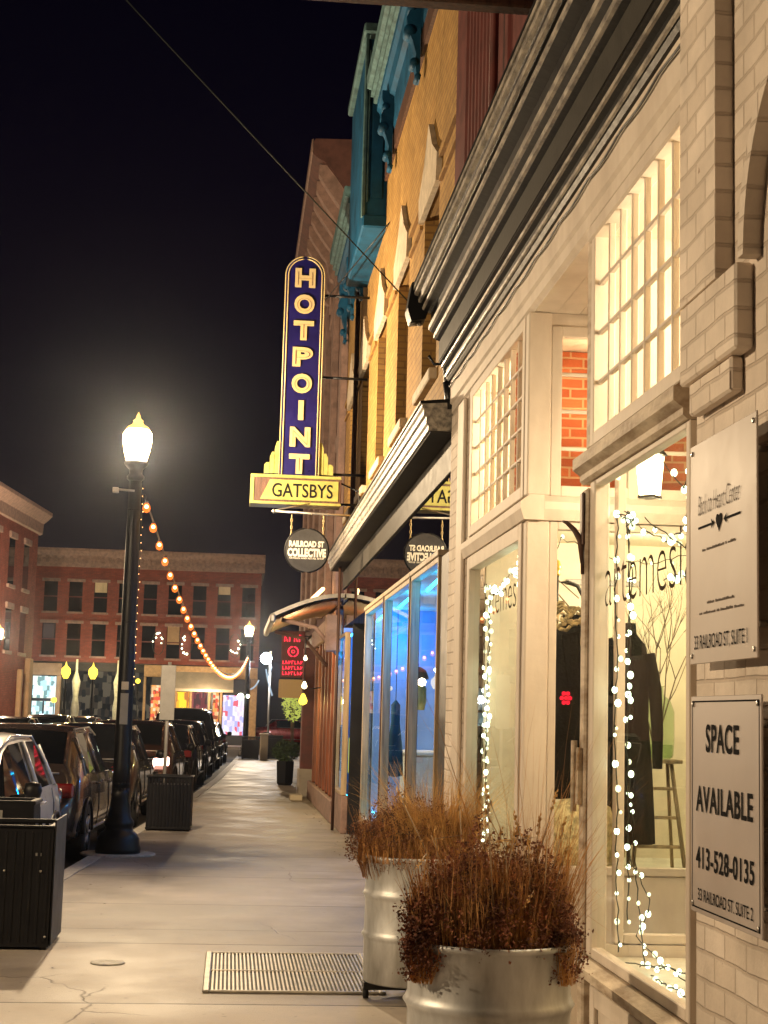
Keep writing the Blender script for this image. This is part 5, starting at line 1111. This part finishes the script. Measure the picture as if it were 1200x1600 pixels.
# deco shoulders
mb = MB()
for s, cx in ((-1, X0), (1, X1)):
    for k, (w2, h2) in enumerate(((.06, .42), (.12, .28), (.19, .14))):
        mb.prism([(cx+s*.005+s*.06*k, ZB+.03), (cx+s*w2, ZB+.03), (cx+s*w2, ZB+.03+h2*.8), (cx+s*(w2-.025), ZB+.03+h2), (cx+s*.005+s*.06*k, ZB+.03+h2)] , 'y', ys+.02+k*.005, ys+.2)
mb.build('deco_wing', 'signyellow', t)
mb = MB(); mb.bbox(.15, 1.31, ys-.03, ys+.32, 4.30, 4.645, .01); mb.build('lower_box', 'brownwood', t)
mb = MB()
mb.bbox(.14, 1.31, ys-.045, ys+.33, 4.625, 4.665, .006); mb.bbox(.14, 1.31, ys-.045, ys+.33, 4.28, 4.315, .006); mb.bbox(.14, .19, ys-.044, ys+.33, 4.31, 4.63, .006); mb.build('box_trim', 'signyellow', t)
mb = MB(); mb.prism([(.27, 4.34), (1.27, 4.34), (1.27, 4.6), (.39, 4.6)], 'y', ys-.042, ys-.031); mb.build('name_panel', 'signyellow', t)
text('lettering', 'GATSBYS', (.42, ys-.044, 4.375), (1, 0, 0), (0, 0, 1), .78, .18, 'ink', t, bold=.01, ext=.002)
mb = MB(); mb.quad((.137, ys+.02, 4.36), (.137, ys+.28, 4.36), (.137, ys+.28, 4.58), (.137, ys+.02, 4.58)); mb.build('end_panel', 'navy', t)
mb = MB()
for z in (7.1, 6.0, 4.72, 4.33): mb.tube([(X1 if z > 4.7 else 1.31, ys+.14, z), (WX, ys+.14, z)], .018, 6)
mb.tube([(1.31, ys+.1, 4.6), (1.55, ys+.1, 4.5), (1.56, ys+.1, 4.3), (1.6, ys+.1, 4.2)], .012, 6); mb.build('wall_bracket', 'black', t)
mb = MB(); mb.tube([(X1, ys+.1, 7.0), (1.62, 17.5, 7.3)], .008, 5); mb.tube([(.4, ys+.1, 4.66), (.62, ys+.1, 4.9)], .012, 5); mb.build('guy_wire', 'black', t)

t = thing('round_sign', 'dark round RAILROAD ST COLLECTIVE sign hanging on chains below GATSBYS', 'sign', (.91, 19.5, 3.4))
cx, cz, yy = .87, 3.65, 19.5
vs = [(cx+.27*math.cos(2*math.pi*i/40), cz+.27*math.sin(2*math.pi*i/40)) for i in range(40)]
MB().prism(vs, 'y', yy, yy+.03).build('disc', 'darkdisc', t)
mb = MB(); mb.tube([(a, yy+.015, b) for a, b in vs]+[(vs[0][0], yy+.015, vs[0][1])], .018, 6); mb.build('rim', 'charcoal', t)
def ct(s, x, z, w_, h_, b): text('lettering', s, (x, yy-.002, z), (1, 0, 0), (0, 0, 1), w_, h_, 'offwhite', t, bold=b, ext=.003)
ct('RAILROAD ST', cx-.225, cz+.04, .44, .078, .045); ct('COLLECTIVE', cx-.24, cz-.085, .48, .11, .055); mb = MB()
ct('ARTISAN AND RETAIL SHOP', cx-.22, cz-.112, .44, .022, .02)
mb = MB(); mb.tube([(.45, yy+.015, 4.13), (WX, yy+.015, 4.10)], .016, 6); mb.tube([(.45, yy+.015, 4.14), (.9, yy+.3, 4.28)], .01, 6); mb.lathe([(.001, -.03), (.03, 0), (.001, .03)], (.44, yy+.015, 4.13), 8); mb.build('arm', 'steel', t)
mb = MB()
for x in (cx-.2, cx+.2):
    for k in range(7):
        z = 4.09-k*.045
        mb.tube([(x+.010*math.cos(a)*(1 if k % 2 else .3), yy+.015+.010*math.cos(a)*(.3 if k % 2 else 1), z-.02+.026*math.sin(a)) for a in [i*math.pi/4 for i in range(9)]], .006, 4)
mb.build('chain', 'signcream', t)

# ------------------------------------------------------------------ third building: brownstone, with the canopy
b3 = thing('shop_building', 'tall dark brown building with bracketed cornice beyond the HOTPOINT sign', 'building', (FX, 30, 0))
MB().box(FX+.04, 8, 24.05, 38, 3.3, 10.3).build('wall', 'brownstone', b3)
mb = MB()
for y in (24.15, 26.55, 28.95, 31.35, 33.75, 36.15): mb.bbox(FX-.08, FX+.039, y, y+.55, 3.4, 9.3, .02)
mb.build('pilaster', 'pinkstone', b3)
for y in (25.2, 27.6, 30.0, 32.4, 34.8):
    for z in (4.3, 6.9):
        MB().bbox(FX-.0, FX+.045, y, y+.9, z, z+.08, .01).build('window_sill', 'pinkstone', b3); fo = MB().bbox(FX-.02, FX+.045, y-.05, y+.95, z+1.7, z+1.95, .01).build('window', 'pinkstone', b3)
        q = MB(); q.quad((FX+.034, y, z+.08), (FX+.034, y+.9, z+.08), (FX+.034, y+.9, z+1.7), (FX+.034, y, z+1.7)); q.build('pane', 'darkglass', fo)
MB().prism([(FX+.04, 9.6), (1.5, 9.65), (1.5, 9.95), (1.36, 10.15), (1.2, 10.35), (1.02, 10.45), (.97, 10.5), (.97, 10.7), (1.0, 10.75), (2.4, 10.8), (2.4, 9.6)], 'y', 24.1, 38).build('cornice', 'brownstone', b3)
MB().prism([(.965, 10.5), (.94, 10.52), (.94, 10.72), (.965, 10.74)], 'y', 24.08, 38).build('moulding', 'pinkstone', b3)
for i in range(11):
    y = 24.9+i*1.2
    MB().tube([(FX+.0, y+.36*math.cos(a), 9.1+.34*math.sin(a)) for a in [k*math.pi/6 for k in range(13)]], .05, 6).build('medallion', 'pinkstone', b3)
mb = MB()
for i in range(17):
    y = 24.2+i*.8; mb.prism([(FX+.0, 9.3), (1.48, 9.4), (1.42, 9.7), (1.2, 10.0), (1.08, 10.2), (1.08, 10.36), (FX+.0, 10.36)], 'y', y, y+.2)
mb.build('cornice_bracket', 'pinkstone', b3)
# street level of it: orange timber front
mb = MB(); mb.box(FX+.10, 3, 24.1, 38, 0, 3.3); mb.build('wall', 'brownwood', b3)
mb = MB()
for y in (24.2, 25.0, 25.9, 26.8, 27.8, 28.8, 30.0): mb.bbox(FX-.02, FX+.098, y, y+.16, .35, 2.9, .02)
mb.build('post', 'wood', b3)
mb = MB()
for y in (24.36, 25.16, 26.06, 26.96): mb.bbox(FX+.03, FX+.097, y, y+.62, .4, 2.7, .02)
mb.build('panel', 'wood', b3)
mb = MB(); mb.bbox(FX-.06, FX+.098, 23.85, 31.0, 0, .345, .015); mb.build('plinth', 'pinkstone', b3)
mb = MB(); mb.bbox(1.42, FX+.09, 31.5, 31.95, .0, 2.95, .02); mb.build('pier', 'maroon', b3)
mb = MB(); mb.bbox(1.38, FX+.09, 31.46, 32.0, .0, .55, .02); mb.build('pier_base', 'concrete', b3)
MB().bbox(FX-.04, FX+.095, 24.1, 31.4, 2.9, 3.25, .02).build('header', 'pinkstone', b3)
light('shop_light', (1.9, 33.5, 2.6), 60, (1, .8, .3), b3, .1)
mb = MB(); mb.bbox(1.18, 1.42, 30.2, 30.75, .0, .10, .01); tag(mb.build('doorstep', 'awning'), 'small pale step block on the sidewalk below the timber shopfront', 'step')
# canopy
t = thing('curved_canopy', 'curved metal canopy with an orange underside over the sidewalk', 'canopy', (1.6, 24.5, 3))
def arc(r_, n=10): return [(.56+1.05*i/n, 3.02+.32*math.sin(math.pi/2*i/n)+r_) for i in range(n+1)]
up_ = arc(.06); lo = arc(0)
MB().prism(lo+up_[::-1], 'y', 23.0, 27.2).build('roof', 'steel', t)
lo2 = arc(-.004); lo3 = arc(-.03)
MB().prism([(a+.06, b) for a, b in lo3[:-1]]+[(a+.06, b) for a, b in lo2[:-1]][::-1], 'y', 23.15, 27.0).build('ceiling', 'wood', t)
mb = MB(); mb.bbox(.52, .60, 22.95, 27.25, 2.94, 3.07, .02); mb.build('gutter', 'steel', t)
mb = MB(); mb.tube([(.7, 23.3, 3.0), (1.2, 23.3, 2.9), (1.6, 23.3, 2.45)], .035, 6); mb.tube([(.7, 26.8, 3.0), (1.2, 26.8, 2.9), (1.6, 26.8, 2.45)], .035, 6); mb.bbox(1.35, 1.6, 23.2, 23.35, 2.55, 3.1, .02); mb.build('wall_bracket', 'pinkstone', t)
mb = MB(); mb.tube([(1.50, 22.6, 0), (1.50, 22.6, 3.75)], .022, 8); mb.build('pole', 'brownwood', t)
light('canopy_light', (1.1, 24.6, 2.75), 38, (1, .6, .25), t, .05)
mb = MB(); mb.tube([(FX-.25, 24.2, 3.55), (FX-.5, 29, 3.42)], .03, 6); tag(mb.build('light_bar', 'bulbwarm'), 'slanting lit strip above the curved canopy', 'light')
# bulbs below the canopy
for i, (x, y, z, r_, lb) in enumerate([(1.22, 26.5, 2.55, .035, 'pear bulb hanging highest below the curved canopy'), (1.24, 27.0, 2.1, .05, 'larger pear bulb below the smaller one by the red sign'), (1.28, 28.2, 1.86, .08, 'round yellow glowing globe lowest below the canopy')]):
    t = thing('hanging_bulb', lb, 'bulb', (x, y, z), 'bulbs below the canopy')
    MB().lathe([(.001, -r_), (r_*.8, -r_*.6), (r_, 0), (r_*.6, r_), (r_*.3, r_*1.6)], (x, y, z), 12).build('globe', 'lampyellow' if r_ > .07 else 'warmglobe', t)
    mb = MB(); mb.tube([(x, y, z+r_*1.5), (x, y, 2.9 if y < 27.1 else z+.2)]+([] if y < 27.1 else [(FX+.05, y, z+.25)]), .01, 5); mb.build('cord', 'black', t)
light('globe_light', (1.15, 28.2, 1.86), 45, (1, .75, .25), t, .06)
# red lit sign
t = thing('neon_sign', 'red glowing sign with a ring above three bands below the canopy edge', 'sign', (1.2, 32, 2.2))
Yr = 32.0
MB().bbox(.98, 1.45, Yr, Yr+.05, 2.35, 3.30, .01).build('panel', 'maroon', t)
mb = MB()
def ring(cx, cz, r_, th): mb.tube([(cx+r_*math.cos(a), Yr-.02, cz+r_*math.sin(a)) for a in [i*math.pi/10 for i in range(21)]], th, 6)
ring(1.22, 2.88, .1, .014); ring(1.22, 2.88, .03, .008)
for z in (2.66, 2.55, 2.44):
    for k in range(7): x = 1.02+k*.06; mb.tube([(x, Yr-.02, z-.035), (x, Yr-.02, z+.035)], .007, 5); mb.tube([(x, Yr-.02, z+.03*(1 if k % 2 else -1)), (x+.035, Yr-.02, z+.03*(1 if (k//2) % 2 else -1))], .007, 5)
for k in range(4): x = 1.04+k*.1; mb.tube([(x, Yr-.02, 3.08), (x, Yr-.02, 3.22), (x+.06, Yr-.02, 3.22 if k % 2 else 3.08)], .012, 5)
mb.build('neon_tubes', 'neon', t)
mb = MB(); mb.tube([(1.45, Yr+.03, 3.2), (1.62, Yr+.03, 3.2)], .015, 6); mb.build('arm', 'black', t)
t = thing('menu_board', 'warm lit board below the red glowing sign', 'board', (1.2, 32.6, 1.8)); MB().bbox(.97, 1.46, 32.6, 32.66, 1.95, 2.33, .01).build('panel', 'menu', t); mb = MB(); mb.bbox(1.46, 1.62, 32.6, 32.66, 2.28, 2.32, .01); mb.build('arm', 'black', t)
# green lit shrub and planter
def shrub(name, label, x, y, z0, rx, rz, n, mat, s0=.03, pot=None):
    t = thing(name, label, 'plant', (x, y, 0)); mb = MB(); r3 = random.Random(int(y*10))
    for i in range(n):
        while True:
            u = Vector((r3.uniform(-1, 1), r3.uniform(-1, 1), r3.uniform(-1, 1)))
            if u.length < 1: break
        c = Vector((x+u.x*rx, y+u.y*rx, z0+u.z*rz)); d = Vector((r3.uniform(-1, 1), r3.uniform(-1, 1), r3.uniform(-.5, 1))).normalized()*s0*r3.uniform(.6, 1.6); e = d.orthogonal().normalized()*s0*.35
        mb.add([c-d, c+e, c+d, c-e], [(0, 1, 2, 3)])
    mb.build('leaves', mat, t)
    mb = MB()
    for k in range(6): mb.tube([(x, y, .3 if pot else 0), (x+r3.uniform(-.5, .5)*rx, y+r3.uniform(-.5, .5)*rx, z0+rz*.4)], .008, 5)
    mb.build('stem', 'twig', t)
    if pot: MB().lathe([(.14, 0), (.18, .05), (.2, pot), (.18, pot), (.17, pot-.05), (.001, pot-.05)], (x, y, 0), 4 if pot > .5 else 18, smooth=False).build('pot', 'black', t)
    return t
shrub('potted_plant', 'grassy green plant in a tall dark pot beside the brown pier', 1.30, 36.5, .78, .32, .26, 900, 'leaf', .05, pot=.55)
shrub('lit_shrub', 'bright yellow green lit shrub beyond the pier at the end of the shops', 1.55, 39.2, 1.95, .28, .52, 420, 'greenlit', .06)

# far right end: dark block and distant glow
bd = thing('far_building', 'dark low building closing the street behind the red car', 'building', (6, 100, 0))
MB().box(1.6, 14, 104, 112, -.14, 5).build('wall', 'dark', bd)
# cold white lamp and hoops of the decoration
t = thing('pole_lamp', 'cold white glaring lamp on a thin pole right of the distant street lamp', 'lamp', (1.3, 60.5, 0))
MB().tube([(1.45, 60.5, 0), (1.45, 60.5, 4.0)], .04, 8).build('pole', 'greyflat', t); mb = MB(); mb.ball((1.28, 60.5, 3.72), .22, 12, 8); mb.build('globe', 'lampblue', t)
mb = MB(); mb.tube([(1.45, 60.5, 3.9), (1.28, 60.5, 3.9)], .03, 6); mb.build('arm', 'greyflat', t)
light('bulb', (1.28, 60.2, 3.4), 500, (.75, .85, 1), t, .1)
t = thing('street_decoration', 'white lit snowflake hoops hung beside the distant lamps', 'decoration', (1.2, 60, 2))
mb = MB()
mb.tube([(.62+.5*math.cos(a), 60, 3.4+.9*math.sin(a)) for a in [-1.4+i*.13 for i in range(7)]], .03, 5)
mb.tube([(1.28, 60, 3.3), (1.36, 60, 2.9), (1.55, 60, 2.3)], .03, 5); mb.tube([(1.5, 60, 3.4), (1.36, 60, 2.9)], .025, 5)
mb.build('tubing', glow('soft_white_tubing', (.6, .75, .9), .7), t)
t = thing('globe_cluster', 'pale green glowing globe fixed to the distant lamp post', 'decoration', (.4, 58.9, 2.2))
mb = MB(); mb.ball((.35, 58.8, 2.22), .13, 10, 6); mb.ball((.62, 58.8, 2.24), .07, 8, 5); mb.build('globe', 'bulb', t); mb = MB(); mb.tube([(.35, 58.8, 2.22), (.62, 58.8, 2.24)], .02, 5); mb.build('arm', 'black', t)

# ------------------------------------------------------------------ red brick block across the end of the street
Yb = 80.0
rb = thing('brick_building', 'long red brick block closing the end of the street, white cornice and lit shops', 'building', (-5, Yb, 0))
XA, XB = -10.5, 1.32
MB().box(XA, XB, Yb, Yb+8, 3.95, 8.7).build('wall', 'redbrick', rb)
mb = MB(); mb.prism([(Yb, 8.7), (Yb-.1, 8.72), (Yb-.12, 9.15), (Yb-.3, 9.3), (Yb-.42, 9.5), (Yb-.42, 9.62), (Yb+8, 9.7), (Yb+8, 8.7)], 'x', XA, XB+.15); mb.build('cornice', 'pinkstone', rb)
mb = MB()
for i in range(30): x = XA+.2+i*.39; mb.bbox(x, x+.16, Yb-.24, Yb-.121, 8.9, 9.22, .01)
mb.build('cornice_bracket', 'pinkstone', rb)
xs = [-9.55+i*1.24 for i in range(9)]
lit_i = {(0, 0)}
for i, x in enumerate(xs):
    for r_, (z0, z1) in enumerate([(4.25, 5.85), (6.45, 7.95)]):
        MB().bbox(x-.12, x+.78, Yb-.08, Yb-.002, z1, z1+.16, .01).build('lintel', 'pinkstone', rb); MB().bbox(x-.08, x+.74, Yb-.1, Yb-.002, z0-.1, z0, .01).build('window_sill', 'pinkstone', rb)
        q = MB(); q.quad((x, Yb-.012, z0), (x+.66, Yb-.012, z0), (x+.66, Yb-.012, z1), (x, Yb-.012, z1)); fo = q.build('window', 'darkglass', rb)
        q = MB(); q.bbox(x, x+.66, Yb-.03, Yb-.013, (z0+z1)/2-.03, (z0+z1)/2+.03, .005); q.build('sash', 'maroon', fo)
q = MB(); q.quad((xs[0]+.06, Yb-.035, 5.1), (xs[0]+.6, Yb-.035, 5.1), (xs[0]+.6, Yb-.035, 5.8), (xs[0]+.06, Yb-.035, 5.8)); q.build('blind', 'winwarm', rb)
for i, hgt, m_ in ((2, .5, 'sheer'), (5, .9, 'stucco'), (7, .4, 'sheer')):
    x = xs[i]; z1 = 7.95 if i != 5 else 5.85; q = MB(); q.quad((x+.03, Yb-.016, z1-hgt), (x+.63, Yb-.016, z1-hgt), (x+.63, Yb-.016, z1), (x+.03, Yb-.016, z1)); q.build('blind', m_, rb)
# ground floor shops
MB().box(XA, XB, Yb+.3, Yb+8, 0, 3.94).build('shopfront_wall', 'dark', rb)
def shopf(x0, x1, z0, z1, mat, y=Yb+.25):
    q = MB(); q.quad((x0, y, z0), (x1, y, z0), (x1, y, z1), (x0, y, z1)); q.build('shop_window', mat, rb)
shopf(-9.9, -8.75, .5, 3.2, 'shopwhite'); mb = MB(); mb.bbox(-10.05, -8.5, Yb+.05, Yb+.24, 3.25, 3.85, .02); mb.bbox(-8.72, -8.5, Yb+.05, Yb+.24, 0, 3.24, .02); mb.bbox(-10.3, -10.0, Yb+.05, Yb+.24, 0, 3.24, .02); mb.build('shop_surround', 'stucco', rb)
mb = MB(); mb.bbox(-9.9, -8.75, Yb+.18, Yb+.245, 1.95, 2.1, .01); mb.bbox(-9.36, -9.28, Yb+.18, Yb+.245, .5, 1.949, .01); mb.build('shop_mullion', 'dark', rb)
shopf(-8.4, -4.0, .4, 3.5, 'shopdim')
mb = MB(); mb.bbox(-8.4, -4.0, Yb+.1, Yb+.24, 3.5, 3.9, .02); mb.build('shop_lintel', 'grey', rb)
shopf(-4.05, -3.4, .5, 2.9, 'shopwarm'); shopf(-2.75, -2.1, .4, 2.6, 'shopyellow'); shopf(-1.95, -1.2, .4, 2.6, 'shoppink'); shopf(-.9, -.6, .4, 2.6, 'shopwarm'); shopf(-.4, .75, .5, 2.5, 'shoplilac')
mb = MB()
for x in (-4.4, -3.35, -2.85, -2.08, -1.15, -.55, .8): mb.bbox(x, x+.12, Yb+.02, Yb+.24, 0, 3.3, .02)
mb.bbox(-4.4, 1.3, Yb+.01, Yb+.24, 3.31, 3.9, .02); mb.bbox(.95, 1.3, Yb+.02, Yb+.24, 0, 3.3, .02); mb.build('shop_surround', 'tan', rb)
mb = MB(); mb.prism([(Yb-.001, 3.6), (Yb-.9, 2.75), (Yb-.9, 2.62), (Yb+.0, 2.7)], 'x', -2.9, .1); aw = mb.build('awning', 'awning', rb)
text('lettering', 'Karen', (-2.55, Yb-.905+.16, 2.85), (1, 0, 0), (0, .73, .69), .95, .32, 'fadeink', aw, ext=.01)
light('shop_light', (-1.2, 78.4, 2.4), 260, (1, .72, .42), rb, .2)  # bare light added out front to brighten the awning and surround
light('shop_light', (-6.3, 78.6, 3.4), 120, (1, .78, .5), rb, .2)
light('shop_light', (-9.3, 78.6, 2.6), 90, (.9, .95, 1), rb, .2)
# lit hearts / wreaths on upper windows
for i, (x, lb) in enumerate([(-3.75, 'wreath of small white lights at an upper window, leftmost of three'), (-2.35, 'wreath of small white lights at an upper window, middle of three'), (.1, 'wreath of small white lights at an upper window, rightmost of three')]):
    t = thing('light_wreath', lb, 'wreath', (x, Yb-.15, 4.9), 'wreaths of white lights on the brick block')
    MB().tube([(x+.3*math.cos(a), Yb-.12, 5.0+.6*math.sin(a)) for a in [k*math.pi/8 for k in range(17)]], .02, 5).build('ring', 'wire', t)
    for k in range(8):
        a = k*.43+i*1.9; MB().ball((x+.3*math.cos(a)*random.uniform(.3, 1.0), Yb-.16, 5.0+.6*math.sin(a)*random.uniform(.6, 1)), random.uniform(.025, .055), 6, 4).build('bulb', 'bulb', t)
# floodlight strips
t = thing('pillar_ornament', '', 'ornament')
bpy.data.objects.remove(t)
for i, (x, lb) in enumerate([(-7.35, 'white lit ornament pillar under the yellow lamps, left one'), (-5.4, 'white lit ornament pillar beside the near lamp post, right one')]):
    t = thing('ornament_pillar', lb, 'ornament', (x, 76, 0), 'lit ornament pillars')
    MB().lathe([(.16, 0), (.05, .3), (.16, .65), (.2, 1.2), (.12, 1.7), (.16, 2.1), (.2, 2.45), (.06, 2.9), (.05, 3.5)], (x, 76, .45), 12).build('shaft', paint('white_ornament', (.7, .7, .62), .5), t)
    MB().lathe([(.28, 0), (.3, .2), (.16, .5), (.001, .55)], (x, 75.9, .0), 10).build('base', 'greenlit', t)
for i, (x, lb) in enumerate([(-7.7, 'yellow glowing street lamp in front of the brick block, left one'), (-6.45, 'yellow glowing street lamp in front of the brick block, right one')]):
    t = thing('street_lamp', lb, 'street lamp', (x, 74.5, 0), 'yellow street lamps before the brick block')
    MB().lathe([(.16, 0), (.08, .3), (.06, .6), (.05, 2.95), (.1, 3.0)], (x, 74.5, 0), 12).build('post', 'black', t)
    MB().lathe([(.1, 0), (.22, .25), (.2, .45), (.05, .6), (.001, .8)], (x, 74.5, 3.0), 10).build('lamp_glass', 'lampyellow', t)
    light('bulb', (x, 74.2, 3.9), 220, (1, .8, .35), t, .1)
for i, (x, z, r_, lb) in enumerate([(-8.35, 2.0, .14, 'small yellow globe lamp low beside the white lit shop'), (-4.45, 3.0, .12, 'small yellow pendant lamp by the warm lit shop')]):
    t = thing('globe_lamp', lb, 'lamp', (x, 76, z)); MB().ball((x, 76, z), r_, 10, 6).build('globe', 'lampyellow', t); MB().tube([(x, 76, 0), (x, 76, z-r_)], .025, 6).build('pole', 'black', t)

# ------------------------------------------------------------------ left brick building, its street face turned a little
lb = thing('brick_building', 'red brick building with pale cornice at the left edge', 'building', (-8.6, 70, 0), rz=-.097)
def lbx(mb, *a): mb.bbox(*a)
mb = MB(); mb.box(-12, -.15, -40, 0, -.1, 9.6); mb.build('wall', 'redbrick', lb, local=True)
mb = MB(); mb.prism([(-.15, 9.2), (-.05, 9.25), (-.02, 9.7), (.15, 9.85), (.35, 10.05), (.35, 10.2), (-12, 10.3), (-12, 9.2)], 'y', -40, .4); mb.build('cornice', 'pinkstone', lb, local=True)
for k, y in enumerate([-2.6-i*2.6 for i in range(9)]):
    for (z0, z1) in ((3.9, 5.6), (6.6, 8.5)):
        MB().bbox(-.149, -.05, y-.1, y+1.1, z0-.15, z0, .01).build('window_sill', 'pinkstone', lb, local=True); fo = MB().bbox(-.149, -.05, y-.1, y+1.1, z1, z1+.25, .01).build('window', 'pinkstone', lb, local=True)
        q = MB(); q.quad((-.14, y, z0), (-.14, y+1, z0), (-.14, y+1, z1), (-.14, y, z1)); o = q.build('pane', 'darkglass', fo, local=True)
mb = MB(); mb.bbox(-.149, .1, -1.3, -.7, 0, 3.7, .03); mb.bbox(-.149, .05, -2.6, -2.3, 0, 3.2, .03); mb.build('pilaster', 'stucco', lb, local=True)

# thin haze added to stand in for lens glow round the lamps
def haze_mat():
    m, nt, out = _mat('lens_glow_haze'); v = _n(nt, 'ShaderNodeVolumePrincipled')
    v.inputs['Color'].default_value = (.75, .82, 1, 1); v.inputs['Density'].default_value = .00028; v.inputs['Anisotropy'].default_value = .93
    nt.links.new(v.outputs[0], out.inputs['Volume']); return m
tag(MB().box(-62, 62, -17, 162, -1.9, 14).build('haze', haze_mat()), 'faint haze added over the street to give the lamps a lens glow', 'haze', kind='stuff')
# hide nothing: finish
for o in list(bpy.data.objects):
    if o.type == 'EMPTY' and o.parent is None and 'label' not in o: print('unlabelled', o.name)
